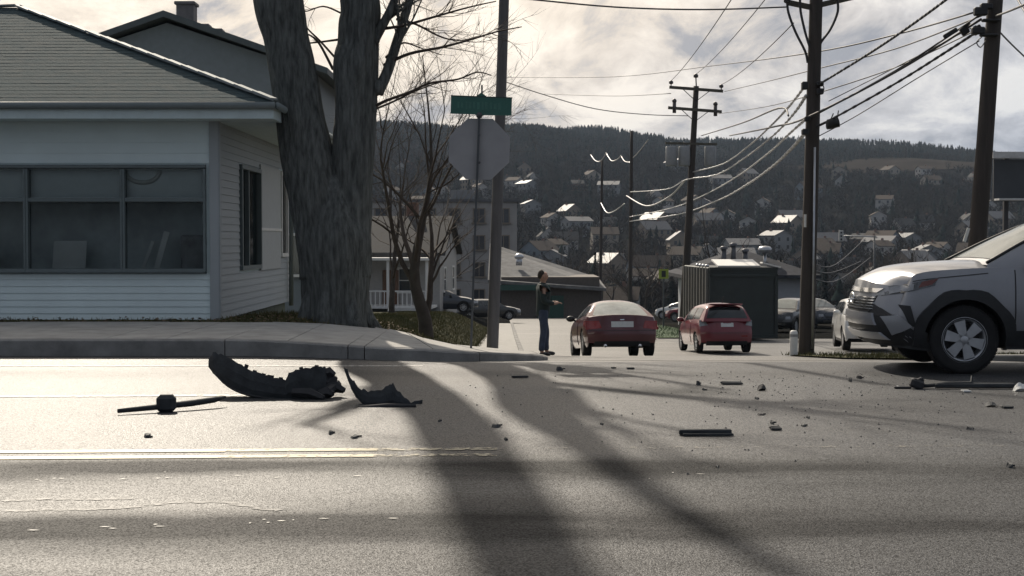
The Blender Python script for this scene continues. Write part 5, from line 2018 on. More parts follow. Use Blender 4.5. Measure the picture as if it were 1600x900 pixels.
# crossarms, insulators and transformers of the distant pole
arms = []
for (py, half, dz, big) in ((140, 1.24, 0, 0), (172, 1.24, 0, 1)):
    c = at(1087 if py < 150 else 1085, py, 66) - pd.location
    tilt = -.075
    dx = Vector((math.cos(tilt), 0, math.sin(tilt)))
    cy = Vector((0, -.17, 0))
    mb = MB()
    mb.beam(c + cy - dx * half, c + cy + dx * half, .12, .13)
    mb.build('crossarm', ARMW, pd)
    mb = MB()
    for sg in (-1, 1):
        mb.beam(c + cy + dx * sg * .62 - Vector((0, 0, .04)), c + cy * .8 - Vector((0, 0, .55)), .03, .03)
    mb.build('brace', STEELD, pd)
    pos = [-1.16, 1.16] if not big else [-.95, .95]
    for k in pos:
        p = c + cy + dx * k
        mb = MB()
        if big:
            mb.tube([p + Vector((0, 0, -.22)), p + Vector((0, 0, .30))], .085, 8).sphere(p + Vector((0, 0, .33)), .11, 8, 6)
        else:
            mb.tube([p, p + Vector((0, 0, .16))], .025, 6).lathe(p + Vector((0, 0, .14)), [(.03, 0), (.10, .03), (.10, .12), (.05, .17), (.01, .18)], 10)
        mb.build('insulator', CERAM, pd)
        if not big:
            arms.append(p + pd.location + Vector((0, 0, .3)))
p = pd_t
mb = MB()
mb.tube([p, p + Vector((-.02, 0, .40))], .03, 6).lathe(p + Vector((-.02, 0, .38)), [(.03, 0), (.11, .03), (.11, .14), (.05, .2), (.01, .21)], 10)
mb.build('insulator', CERAM, pd)
arms.append(p + pd.location + Vector((-.02, 0, .55)))
for k, xx in enumerate((-1.02, -.42, .78)):
    c = at(1083, 246, 66) - pd.location
    mb = MB()
    mb.lathe(c + Vector((xx, -.1, -.4)), [(.02, 0), (.25, 0), (.27, .04), (.27, .84), (.25, .90), (.02, .93)], 14)
    mb.tube([c + Vector((xx, -.1, .5)), c + Vector((xx, -.1, .72))], .05, 6)
    mb.build('transformer', mat('transformer_grey', (.27, .28, .29), .5, .1, var=.1), pd)
c = at(1083, 224, 66) - pd.location
MB().beam(c + Vector((-1.3, -.1, 0)), c + Vector((1.1, -.1, -.05)), .1, .1).build('crossarm', ARMW, pd)
# pole B: side arms, jumper loops, riser pipes, marker strip
loc_b = lambda px, py, dy=0: at(px, py, 29 + dy) - pb.location
mb = MB()
mb.beam(loc_b(1231, 4), loc_b(1270, 12), .09, .10).beam(loc_b(1272, 10), loc_b(1340, -6), .09, .10)
mb.build('crossarm', ARMW, pb)
for k, pts in enumerate([[(1230, 2), (1232, 20), (1243, 50), (1258, 80), (1262, 98)], [(1250, -4), (1251, 18), (1258, 50), (1266, 76)], [(1308, -3), (1309, 18), (1298, 45), (1283, 66), (1277, 82)]]):
    mb = MB()
    mb.tube([Vector(q[:3]) for q in spline([(*loc_b(a, b, -.2 + .2 * i / 4), 0) for i, (a, b) in enumerate(pts)], 4)], .026, 7)
    mb.lathe(loc_b(*pts[0], -.2) + Vector((0, 0, -.05)), [(.02, 0), (.07, .03), (.07, .2), (.02, .24)], 8)
    mb.build('jumper_cable', WIREM, pb)
mb = MB()
mb.tube([loc_b(1273, 230, -.17), loc_b(1271, 400, -.19), loc_b(1269, 545, -.2)], .022, 6)
mb.build('riser_pipe', MAT['galvanised'], pb)
mb = MB()
mb.box(loc_b(1258, 345, -.16), (.045, .02, .26))
mb.build('marker_strip', TRIM, pb)
for (px, py, w_, h_) in ((1257, 134, .12, .16), (1281, 131, .14, .10), (1281, 143, .14, .12), (1261, 186, .12, .10), (1258, 206, .14, .12)):
    MB().box(loc_b(px, py, -.18), (w_, .14, h_), bevel=.02).build('clamp', STEELD, pb)
MB().tube([Vector(q[:3]) for q in spline([(*loc_b(1282, 130, -.2), 0), (*loc_b(1287, 136, -.2), 0), (*loc_b(1286, 143, -.2), 0), (*loc_b(1280, 148, -.2), 0)], 4)], .012, 5).build('drip_loop', WIREM, pb)
# pole C
loc_c = lambda px, py, dy=0: at(px, py, 24 + dy) - pc.location
for (px, py, w_, h_) in ((1532, 18, .22, .14), (1528, 48, .22, .12), (1541, 10, .2, .1), (1548, 32, .30, .05), (1545, 55, .3, .05)):
    MB().box(loc_c(px, py, -.16), (w_, .12, h_), bevel=.02).build('clamp', STEELD, pc)
MB().box(loc_c(1510, 367, -.2), (.05, .02, .24), rot=Matrix.Rotation(.3, 3, 'Y')).build('reflector_strip', TRIM, pc)
MB().tube([Vector(q[:3]) for q in spline([(*loc_c(1534, 58, -.15), 0), (*loc_c(1526, 66, -.15), 0), (*loc_c(1532, 74, -.15), 0), (*loc_c(1540, 64, -.15), 0)], 4)], .010, 5).build('drip_loop', WIREM, pc)
# small white bollard at the foot of pole B
bl = empty('bollard', (at(1240, 553, 28.6).x, 28.6, g(5.7, 28.6)), 0, 'short white round bollard standing against the foot of the wooden pole', 'bollard')
MB().lathe((0, 0, 0), [(.085, -.1), (.08, .45), (.075, .50), (.05, .525), (.005, .53)], 14).build('post', TRIM, bl)
MB().lathe((0, 0, .40), [(.083, 0), (.083, .05)], 14).build('band', mat('band_grey', (.3, .3, .3), .5), bl)


def wire(name, pts, r, m, label, group=None, cat='wire', sag=0.0, n=14, lash=None):
    """pts: world points; straight pair -> sagging span, more -> spline."""
    pts = [Vector(p) for p in pts]
    if len(pts) == 2:
        L = [pts[0].lerp(pts[1], i / n) - Vector((0, 0, 4 * sag * (i / n) * (1 - i / n))) for i in range(n + 1)]
    else:
        L = [Vector(q[:3]) for q in spline([(*p, 0) for p in pts], 6)]
    mb = MB()
    mb.tube(L, r, 6)
    if lash:
        step, lr, ll = lash
        acc = 0
        for a, b in zip(L, L[1:]):
            seg = (b - a).length
            k = int(seg / step) + 1
            for j in range(k):
                u = (j + .3 + .3 * random.random()) / k
                q_ = a.lerp(b, u)
                d_ = (b - a).normalized()
                mb.tube([q_ - d_ * ll / 2, q_ + d_ * ll / 2], lr, 6)
    return tag(mb.build(name, m), label, cat, group)


T = lambda px, py, d: at(px, py, d)
wire('wire', [T(700, -14, 24), T(800, -4, 25.5), T(960, 11, 27), T(1100, 15, 28), T(1228, 11, 29)], .016, WIREM, 'dark wire crossing the sky near the top edge to the wooden pole')
for k, (p, q_) in enumerate(zip(sorted(arms, key=lambda v: v.x), [(1150, -12, 33), (1206, -14, 33), (1240, 36, 30)])):
    wire('wire', [p, T(*q_)], .013, WIREM, 'thin primary wire climbing steeply from the insulators of the crossarm pole', 'steep primary wires above the crossarm pole', sag=.15)
wire('wire', [T(790, 121, 90), T(960, 120, 75), T(1120, 102, 55), T(1270, 82, 34), T(1400, 54, 29), T(1520, 20, 24.2)], .016, WIREM, 'long thin wire curving above the crossarm pole to the top of the leaning pole')
wire('wire', [T(850, 147, 110), T(960, 150, 90), T(1048, 146, 66)], .018, WIREM, 'faint wire running left from the upper crossarm of the distant pole')
wire('wire', [T(1132, 143, 66), T(1200, 127, 50), T(1275, 108, 36), T(1400, 76, 30), T(1535, 24, 24.2)], .014, WIREM, 'thin wire from the upper crossarm to the leaning pole')
wire('wire', [T(790, 128, 60), T(850, 148, 60), T(930, 170, 60), T(1010, 179, 62), T(1075, 181, 65.8)], .018, WIREM, 'sagging dark wire from the slim grey pole to the crossarm pole')
wire('wire', [T(1120, 178, 65.8), T(1190, 168, 50), T(1262, 150, 33), T(1400, 105, 29), T(1532, 44, 24.2)], .012, WIREM, 'faint wire from the lower crossarm toward the leaning pole')
wire('cable', [T(1096, 212, 65.8), T(1160, 192, 47), T(1217, 169, 34), T(1232, 181, 31)], .022, WIREM, 'dark cable rising from the crossarm pole to a short kinked spreader', cat='cable')
wire('wire', [T(1140, 212, 50), T(1210, 198, 38), T(1262, 183, 29), T(1400, 112, 26.5), T(1533, 30, 24)], .022, WIREM, 'upper of the two thick cables between the middle and leaning poles', cat='cable')
wire('wire', [T(1266, 184, 28.8), T(1400, 110, 26.5), T(1536, 20, 23.8)], .018, WIREM, 'thick dark cable close beside the upper thick cable', cat='cable')
wire('wire', [T(1270, 200, 29), T(1300, 186, 28.4), T(1400, 130, 26.5), T(1480, 80, 25), T(1532, 46, 24)], .02, WIREM, 'lower thick cable with a hanging splice case between the poles', cat='cable', lash=(2.1, .026, .12))
wire('wire', [T(1275, 215, 29), T(1340, 180, 27.8), T(1440, 118, 26), T(1530, 64, 24)], .010, WIREM, 'lowest thin wire between the middle and leaning poles')
wire('wire', [T(1295, 158, 28.6), T(1400, 105, 26.6), T(1525, 40, 24.2)], .009, WIREM, 'very thin wire between the spiral cable and the thick cables')
wire('cable', [T(1281, 131, 28.8), T(1340, 95, 26.5), T(1400, 56, 24.5), T(1475, 2, 22), T(1560, -66, 19)], .014, WIREM, 'cable with dashed spiral lashing climbing to the top right', cat='cable', lash=(.30, .024, .15))
wire('wire', [T(1556, 25, 23.9), T(1580, 16, 20), T(1640, -10, 15)], .016, WIREM, 'short wire leaving the right side of the leaning pole at the top edge')
wire('wire', [T(1560, 48, 23.9), T(1600, 88, 26), T(1700, 180, 32)], .014, WIREM, 'wire dropping to the right from the leaning pole')
wire('wire', [T(1575, -30, 22), T(1600, 16, 20), T(1640, 70, 18)], .016, WIREM, 'dark wire cutting the top right corner')
# bright lashed cables swooping down along the street from pole B
BR = 'bright swooping cables below the middle pole'
wire('cable', [T(1258, 134, 29), T(1235, 164, 33), T(1205, 196, 40), T(1170, 228, 49), T(1130, 256, 58), T(1082, 269, 66)], .024, CABLEB, 'topmost bright lashed cable swooping down from the middle pole', BR, 'cable', lash=(.9, .032, .25))
wire('cable', [T(1259, 150, 29), T(1240, 178, 33), T(1208, 212, 41), T(1165, 246, 52), T(1120, 273, 60), T(1072, 281, 66), T(1040, 296, 85), T(985, 300, 107)], .025, CABLEB, 'second bright cable swooping down from the middle pole', BR, 'cable', lash=(2.6, .036, .3))
wire('cable', [T(1259, 186, 29), T(1230, 212, 33), T(1200, 240, 39), T(1150, 277, 52), T(1100, 305, 66), T(1050, 325, 86), T(984, 339, 107)], .024, CABLEB, 'third bright cable swooping down from the middle pole', BR, 'cable', lash=(4.0, .033, .3))
wire('cable', [T(1258, 208, 29), T(1235, 234, 32), T(1205, 262, 38), T(1165, 290, 48), T(1120, 314, 62), T(1060, 335, 84), T(984, 346, 107)], .028, CABLEB, 'lowest bright cable swooping down from the middle pole', BR, 'cable', lash=(3.0, .042, .35))
wire('cable', [T(1070, 282, 67), T(1045, 308, 80), T(1010, 322, 95), T(979, 306, 108)], .05, CABLEB, 'short bright cable sagging to the far pole', BR, 'cable')
for pts in ([(923, 242), (930, 251), (938, 252), (947, 240)], [(947, 239), (955, 251), (963, 250), (971, 243)], [(970, 243), (976, 252), (985, 254)], [(985, 250), (998, 238), (1013, 218)], [(939, 317), (948, 332), (960, 330), (976, 318)]):
    wire('wire', [T(a, b, 120 - 4 * i) for i, (a, b) in enumerate(pts)], .045, CABLEB, 'short bright sagging wire between the two far poles', 'bright wire loops at the far poles')
for k, (a, b) in enumerate([((1262, 420), (1345, 408)), ((1262, 432), (1360, 402)), ((1262, 408), (1350, 374))]):
    wire('wire', [T(*a, 60), T((a[0] + b[0]) / 2, max(a[1], b[1]) + 5, 90), T(*b, 150)], .03, WIREM, 'drooping wire between the middle pole and the traffic light', 'drooping wires before the long white house')
# hanging splice case
sc = empty('splice_case', T(1302, 193, 28.4), 0, 'small dark splice case hanging from the thick cable right of the middle pole', 'splice case')
MB().tube([(-.10, 0, -.02), (.10, 0, .03)], .105, 12).lathe((-.1, 0, -.02), [(.001, -.03), (.09, -.03), (.105, 0)], 12, 'x').build('case', BLACKP, sc)
MB().tube([(-.05, 0, .08), (.0, 0, .20)], .012, 5).tube([(.08, 0, .1), (.10, 0, .26)], .012, 5).build('hanger', STEELD, sc)
# splitters on thick cables near pole C
tp = empty('cable_tap', T(1497, 48, 24.6), 0, 'small dark tap boxes clipped on the cables left of the leaning pole', 'cable tap')
for (px, py, w_, h_) in ((1485, 52, .26, .08), (1507, 48, .14, .14), (1512, 40, .1, .1), (1527, 47, .16, .14), (1534, 18, .2, .1)):
    MB().box(T(px, py, 24.4) - tp.location, (w_, .08, h_), rot=Matrix.Rotation(-.55, 3, 'Y'), bevel=.015).build('tap', BLACKP, tp)

# ================================================================== SIGNS
SGX = xat(737, 18.8)
stop = empty('stop_sign', (SGX, 18.75, kerb_base(Vector((SGX, 18.75, 0))) + .0), 0, 'back of grey octagonal stop sign carrying a green street name blade on its post', 'sign')
loc_s = lambda px, py, dy=0: at(px, py, 18.75 + dy) - stop.location
STEELP = mat('sign_post', (.10, .105, .11), .6, .4, var=.2)
SBACK = mat('sign_back', (.36, .35, .355), .5, .2, var=.10, scale=3)
a, b = loc_s(735, 540), loc_s(749, 180)
mb = MB()
mb.beam(a - Vector((0, 0, .25)), b, .05, .028)
mb.build('post', STEELP, stop)
MB().sphere(b + Vector((0, 0, .0)), .045, 10, 7).build('post_cap', STEELP, stop)
c = loc_s(749, 233, .04)
ap = .40
mb = MB()
octp = [(ap / math.cos(PI / 8) * math.cos(PI / 8 + k * PI / 4), ap / math.cos(PI / 8) * math.sin(PI / 8 + k * PI / 4)) for k in range(8)]
mb.prism(octp, c, (math.cos(.03), 0, -.02), (.035, 0, 1), (0, .006, 0))
so = mb.build('octagon', SBACK, stop)
mb = MB()
mb.prism([(x * .995, z * .995) for x, z in octp], c + Vector((0, .0075, 0)), (math.cos(.03), 0, -.02), (.035, 0, 1), (0, .002, 0))
mb.build('face', mat('sign_red', (.35, .02, .02), .4, var=.05), so)
for zz in (-.18, .18):
    MB().lathe(c + Vector((.0, -.068, zz)), [(.001, -.008), (.016, -.008), (.016, .006)], 8, 'y').build('bolt', STEELP, stop)
c = loc_s(752, 165, -.02)
GREEN = mat('sign_green', (.035, .135, .105), .45, var=.12, scale=5)
mb = MB()
mb.prism([(-.40, -.118), (-.08, -.118), (-.07, -.125), (.40, -.118), (.40, .118), (.07, .118), (.03, .15), (0, .165), (-.03, .15), (-.07, .118), (-.40, .118)], c, (1, 0, -.035), (.03, 0, 1), (0, .012, 0))
bl_ = mb.build('name_blade', GREEN, stop)
mb = MB()
mb.prism([(-.405, .108), (.405, .108), (.405, .122), (-.405, .122)], c - Vector((0, .004, 0)), (1, 0, -.035), (.03, 0, 1), (0, .02, 0))
mb.build('blade_edge', mat('blade_dark', (.03, .06, .05), .5), bl_)
# faint worn lettering smudges, unreadable in the photograph
mb = MB()
rr = random.Random(3)
xx = -.30
while xx < .28:
    w_ = rr.uniform(.018, .04)
    mb.box(c + Vector((xx, -.0022, -.035 * xx + rr.uniform(-.004, .004))), (w_, .003, rr.uniform(.07, .10)))
    xx += w_ + rr.uniform(.014, .03)
mb.build('worn_lettering', mat('worn_letter', (.055, .17, .135), .5, var=.2), bl_)
MB().beam(loc_s(753, 152, 0), loc_s(753, 133, 0), .022, .022).build('finial', STEELP, stop)

ds = 82
ys_ = empty('warning_sign', (xat(1037, ds), ds, g(xat(1037, ds), ds)), 0, 'small yellow green square warning sign on a dark post beyond the street bank', 'sign')
zc = at(1037, 428, ds).z - ys_.location.z
MB().box((0, .05, zc / 2), (.09, .06, zc + .5)).build('post', STEELP, ys_)
fp = MB().box((0, 0, zc), (.56, .02, .56)).build('sign_face', mat('lime', (.30, .36, .05), .5, var=.1), ys_)
MB().box((0, -.014, zc), (.24, .01, .36)).build('symbol', BLACKP, fp)

hy = empty('fire_hydrant', (xat(1020, 60), 60, g(xat(1020, 60), 60) + .0), 0, 'dark red fire hydrant at the street edge behind the dark red sedan', 'hydrant')
HYD = mat('hydrant_red', (.16, .02, .02), .5, var=.2)
MB().lathe((0, 0, 0), [(.16, -.1), (.16, .05), (.11, .07), (.11, .62), (.15, .64), (.15, .70), (.12, .80), (.04, .88), (.04, .93), (.001, .94)], 14).build('barrel', HYD, hy)
for sg in (-1, 1):
    MB().lathe((sg * .1, 0, .50), [(.06, 0), (.06, sg * .1), (.075, sg * .1), (.075, sg * .14), (.001, sg * .14)], 10, 'x').build('outlet_cap', HYD, hy)
MB().lathe((0, -.1, .42), [(.08, 0), (.08, -.06), (.095, -.06), (.095, -.11), (.001, -.11)], 10, 'y').build('outlet_cap', HYD, hy)

dt = 170
tl = empty('traffic_light', (xat(1366, dt), dt, g(xat(1366, dt), dt)), 0, 'traffic light on a mast arm above the town street on the right', 'traffic light')
zt_ = at(1366, 370, dt).z - tl.location.z
MB().tube([(0, 0, -.2), (0, 0, zt_ + .2)], [.14, .09], 8).build('mast', STEELP, tl)
MB().tube([(0, 0, zt_), (-3.8, 0, zt_ + .15)], [.08, .05], 6).build('arm', MAT['galvanised'], tl)
hb = MB().box((-4.0, 0, zt_ + .1), (.52, .3, 1.35), bevel=.05).build('signal_head', mat('signal_pale', (.42, .42, .40), .5), tl)
for k in range(3):
    MB().lathe((-4.0, -.16, zt_ + .5 - k * .4), [(.001, -.01), (.13, -.01), (.13, .02)], 10, 'y').build('lens', DARKLAMP, hb)

# ================================================================== PERSON
def skinned(name, nodes, edges, m, parent=None, levels=2, root=0, pre=None):
    me = bpy.data.meshes.new(name)
    me.from_pydata([n[:3] for n in nodes], edges, [])
    o = bpy.data.objects.new(name, me)
    COL.objects.link(o)
    md = o.modifiers.new('skin', 'SKIN')
    md.use_smooth_shade = True
    for i, n in enumerate(nodes):
        v = me.skin_vertices[0].data[i]
        v.radius = (n[3], n[4] if len(n) > 4 else n[3])
        v.use_root = (i == root)
    sb = o.modifiers.new('sub', 'SUBSURF')
    sb.levels = sb.render_levels = levels
    bpy.context.view_layer.update()
    dg = bpy.context.evaluated_depsgraph_get()
    nm = bpy.data.meshes.new_from_object(o.evaluated_get(dg))
    o.modifiers.clear()
    o.data = nm
    nm.materials.clear()
    nm.materials.append(m)
    o.parent = parent
    return o


SKIN = mat('skin', (.42, .25, .18), .55, var=.08, scale=12)
nodes = [(0, 0, .96, .13), (.01, 0, 1.12, .125), (.02, 0, 1.30, .12), (.0, 0, 1.44, .08), (.0, 0, 1.51, .058), (.012, 0, 1.57, .062), (.02, 0, 1.635, .088), (.015, 0, 1.70, .098), (.0, 0, 1.755, .075)]
edges = [(i, i + 1) for i in range(8)]
nodes.append((.125, 0, 1.655, .016))
edges.append((6, 9))
for sg in (1, -1):
    k = len(nodes)
    fx = .10 if sg > 0 else -.04
    nodes += [(0, sg * .095, .90, .088), (fx * .6 + .03, sg * .10, .50, .062), (fx - .01, sg * .105, .10, .043), (fx + .05, sg * .11, .045, .042), (fx + .16, sg * .125, .035, .034)]
    edges += [(0, k), (k, k + 1), (k + 1, k + 2), (k + 2, k + 3), (k + 3, k + 4)]
    k = len(nodes)
    nodes += [(-.01, sg * .185, 1.405, .045), (-.03, sg * .262, 1.15, .038), (.20, sg * .20, 1.10, .033), (.27, sg * .17, 1.115, .036)]
    edges += [(3, k), (k, k + 1), (k + 1, k + 2), (k + 2, k + 3)]
    h_ = k + 3
    for j, (dy, L) in enumerate(((.026, .062), (.009, .075), (-.009, .07), (-.026, .055))):
        q_ = len(nodes)
        nodes += [(.315, sg * .16 + dy, 1.118, .0105), (.315 + L * .6, sg * .145 + dy, 1.112, .0095), (.315 + L, sg * .14 + dy, 1.09, .008)]
        edges += [(h_, q_), (q_, q_ + 1), (q_ + 1, q_ + 2)]
    q_ = len(nodes)
    nodes += [(.27, sg * .125, 1.135, .012), (.31, sg * .10, 1.145, .010)]
    edges += [(h_, q_), (q_, q_ + 1)]
pd_ = 29.7
person = skinned('person', nodes, edges, SKIN, levels=2)
person.location = (xat(848, pd_), pd_, g(xat(848, pd_), pd_) + .004)
person.rotation_euler = (0, 0, .15)
tag(person, 'person in dark jacket and blue jeans standing in the street beside the dark red sedan', 'person')
JACK = mat('jacket', (.018, .030, .030), .8, var=.25, scale=9, bump=.3, bscale=14)
JEAN = mat('jeans', (.045, .06, .10), .85, var=.3, scale=8, bump=.3, bscale=18)
SHOE = mat('shoe', (.02, .018, .02), .6)
jn = [(0, 0, .80, .15, .175), (0, 0, .92, .155, .18), (.01, 0, 1.05, .155, .18), (.015, 0, 1.20, .155, .185), (.02, 0, 1.33, .178, .20), (.0, 0, 1.44, .15, .165), (-.005, 0, 1.50, .095), (.005, 0, 1.545, .078)]
je = [(i, i + 1) for i in range(7)]
for sg in (1, -1):
    k = len(jn)
    jn += [(-.01, sg * .20, 1.425, .10), (-.03, sg * .27, 1.16, .074), (.10, sg * .235, 1.115, .058), (.205, sg * .20, 1.10, .05)]
    je += [(5, k), (k, k + 1), (k + 1, k + 2), (k + 2, k + 3)]
skinned('jacket', jn, je, JACK, person)
jn = [(0, 0, 1.04, .14, .155), (0, 0, .90, .145, .16)]
je = [(0, 1)]
for sg in (1, -1):
    fx = .10 if sg > 0 else -.04
    k = len(jn)
    jn += [(.005, sg * .095, .84, .105), (fx * .6 + .03, sg * .10, .50, .080), (fx * .8, sg * .104, .28, .072), (fx - .005, sg * .105, .09, .068)]
    je += [(1, k), (k, k + 1), (k + 1, k + 2), (k + 2, k + 3)]
skinned('jeans', jn, je, JEAN, person)
for sg in (1, -1):
    fx = .10 if sg > 0 else -.04
    skinned('shoe', [(fx - .05, sg * .105, .05, .048), (fx + .04, sg * .11, .05, .05), (fx + .13, sg * .12, .04, .045), (fx + .19, sg * .127, .03, .034)], [(0, 1), (1, 2), (2, 3)], SHOE, person)
HAIR = mat('hair', (.03, .022, .016), .7, var=.3, scale=20)
skinned('hair', [(-.045, 0, 1.60, .06), (-.045, 0, 1.68, .085), (-.015, 0, 1.735, .098), (.03, 0, 1.765, .075)], [(0, 1), (1, 2), (2, 3)], HAIR, person)
for sg in (1, -1):
    MB().sphere((.10, sg * .035, 1.675), .011, 8, 6).build('eye', mat('eye', (.05, .04, .035), .2), person)
    MB().sphere((.01, sg * .098, 1.655), .03, 8, 6, scale=(.7, .35, 1)).build('ear', SKIN, person)
MB().box((.105, 0, 1.612), (.016, .045, .010), bevel=.004).build('mouth', mat('lips', (.30, .13, .11), .5), person)

# ================================================================== CRASH DEBRIS
DEB = mat('debris_plastic', (.042, .046, .050), .7, var=.35, scale=8, spec=.18, bump=.25, bscale=30)
DEB2 = mat('debris_inner', (.03, .03, .033), .85, var=.3, scale=10)


def torn_sheet(rows, d_of, thick=.02, flange=.05, bulge=.03, seed=0):
    """A moulded plastic skin: rows of (px, top y, bottom y) with its own curve in plan, thickness and flange."""
    rr = random.Random(seed)
    rows2 = []
    for (a, b) in zip(rows, rows[1:]):
        for k in range(3):
            u = k / 3
            rows2.append([a[i] + (b[i] - a[i]) * u for i in range(3)])
            rows2[-1][1] += rr.uniform(-2.8, 2.2) * (1 if k else .3)
            rows2[-1][2] += rr.uniform(-.5, .5)
    rows2.append(list(rows[-1]))
    mb = MB()
    secs = []
    for (px, yt, yb) in rows2:
        d = d_of(px)
        tp_, bt = at(px, yt, d), at(px, yb, d)
        H = (tp_.z - bt.z)
        bk = Vector((0, 1, 0))
        k = min(1, H / .2)
        secs.append([bt + bk * .10 * k + Vector((0, 0, .0)), bt - bk * .01, bt.lerp(tp_, .3) - bk * bulge * k, bt.lerp(tp_, .65) - bk * bulge * .8 * k, tp_, tp_ + bk * flange * k + Vector((0, 0, -.015)),
                     tp_ + bk * flange * k + Vector((0, 0, -.04)), tp_ + bk * thick - Vector((0, 0, min(.03, H * .3))), bt.lerp(tp_, .5) - bk * (bulge * .8 * k - thick), bt + bk * .10 * k + Vector((0, 0, .02))])
    n = len(secs[0])
    vs = [p for s_ in secs for p in s_]
    fs = []
    for i in range(len(secs) - 1):
        for j in range(n):
            q_ = (i * n + j, (i + 1) * n + j, (i + 1) * n + (j + 1) % n, i * n + (j + 1) % n)
            fs.append(q_)
    fs += [tuple(range(n)), tuple((len(secs) - 1) * n + j for j in range(n))[::-1]]
    mb.add(vs, fs, 0, False)
    return mb


def recentre(o, z=None):
    """Move a one-mesh thing's origin to its foot."""
    co = np.array([v.co[:] for v in o.data.vertices])
    c = Vector((co[:, 0].mean(), co[:, 1].mean(), co[:, 2].min()))
    o.data.transform(Matrix.Translation(-c))
    o.location = c
    if z is not None:
        o.location.z = z
    return o


bump = empty('bumper_cover', (-2.55, 12.7, 0), 0, 'large torn black bumper cover lying on the road with its left end curled up', 'car part')


def under(mb, root):
    mb.v = [tuple(Vector(p) - root.location) for p in mb.v]
    return mb


bd_ = lambda px: 12.62 + .0000165 * (px - 440)**2 + .0006 * max(0, 400 - px)
mb = torn_sheet([(326, 562, 573), (333, 551, 583), (345, 552, 595), (362, 561, 607), (378, 570, 615), (395, 580, 620), (415, 586, 623), (432, 590, 625), (446, 594, 626), (451, 582, 626), (462, 577, 627), (485, 575, 628), (502, 573, 627), (508, 572, 619), (511, 590, 611)], bd_, seed=3)
under(mb, bump).build('skin', DEB, bump)
mb = MB()
for (p0, p1, w_) in (((508, 600, 12.7), (526, 592, 12.8), .05), ((524, 596, 12.8), (522, 612, 12.75), .05), ((508, 606, 12.7), (538, 610, 12.7), .055), ((500, 584, 12.7), (523, 586, 12.75), .05), ((512, 612, 12.6), (530, 602, 12.8), .04), ((498, 616, 12.6), (520, 616, 12.6), .06), ((456, 612, 12.55), (506, 622, 12.5), .05)):
    a, b = at(*p0), at(*p1)
    m_ = a.lerp(b, .5) + Vector((.01, .03, .02))
    mb.tube([a, m_, b], [w_ * .7, w_, w_ * .5], 5, smooth=False)
under(mb, bump).build('torn_bracket', DEB2, bump)
mb = MB()
for (a, b) in (((340, 556, 12.95), (329, 573, 12.95)),):
    mb.beam(at(*a), at(*b), .012, .02)
under(mb, bump).build('bright_edge', CHROME, bump)
for (px, yt) in ((384, 573), (397, 582), (411, 587), (424, 590), (438, 593), (470, 577), (494, 574)):
    a = at(px, yt + 2, bd_(px)) + Vector((0, .03, 0))
    under(MB().box(a + Vector((0, 0, .012)), (.035, .012, .035), rot=Matrix.Rotation((px % 7 - 3) * .12, 3, 'Y')), bump).build('clip_tab', DEB2, bump)
mb = MB()
lp = [at(px, yb - 1.5, bd_(px) - .015) for px, yb in ((336, 584), (350, 599), (364, 609), (380, 616), (400, 621), (425, 624.5), (450, 626.5), (480, 628), (502, 627.5))]
mb.tube([Vector(q[:3]) for q in spline([(*p, 0) for p in lp], 3)], .014, 6)
under(mb, bump).build('lower_lip', BLACKP, bump)
b2_ = empty('wing_liner', (-1.28, 12.25, 0), 0, 'torn black wheel liner with two upright spikes right of the large bumper cover', 'car part')
mb = torn_sheet([(538, 573, 577), (543, 577, 592), (549, 592, 608), (556, 600, 620), (565, 609, 630), (575, 612, 635), (590, 610, 637), (600, 607, 637), (607, 603, 636), (614, 598, 636), (622, 611, 634), (632, 622, 633), (642, 629, 633), (660, 624.5, 628)], lambda px: 12.15 + .00003 * (px - 600)**2 * .5, flange=.04, bulge=.03, seed=5)
under(mb, b2_).build('skin', DEB, b2_)
mb = MB()
for (p0, p1, w_) in (((560, 640, 11.95), (650, 636, 11.95), .025), ((556, 643, 11.9), (568, 651, 11.8), .02)):
    mb.tube([at(*p0) + Vector((0, 0, .01)), at(*p0).lerp(at(*p1), .5) + Vector((0, 0, .015)), at(*p1) + Vector((0, 0, .01))], [w_, w_ * 1.2, w_ * .6], 6)
under(mb, b2_).build('torn_bracket', DEB2, b2_)
rod = empty('trim_bar', (at(262, 645, 11.65).x, 11.65, 0), 0, 'long thin trim bar with a square knob lying at the left of the bumper cover', 'car part')
mb = MB()
P3_ = [at(184, 650, 11.4), at(240, 645, 11.55), at(300, 640, 11.75), at(336, 636, 11.9), at(352, 633, 12.0)]
P3_ = [Vector((p.x, p.y, .035 + .012 * i)) for i, p in enumerate(P3_)]
mb.tube(P3_, [.018, .024, .028, .026, .012], 6)
under(mb, rod).build('bar', DEB, rod)
mb = MB()
c = at(260, 645, 11.6)
mb.box((c.x, c.y, .075), (.155, .12, .145), bevel=.03, rot=Matrix.Rotation(.15, 3, 'Z'))
under(mb, rod).build('knob', DEB, rod)


def ground_pt(px, py):
    """Where the pixel meets the flat main road."""
    d0, d1 = 5.0, 19.0
    for _ in range(40):
        dm = (d0 + d1) / 2
        if at(px, py, dm).z < g(xat(px, dm), dm):
            d1 = dm
        else:
            d0 = dm
    return Vector((xat(px, dm), dm, g(xat(px, dm), dm) + .004))


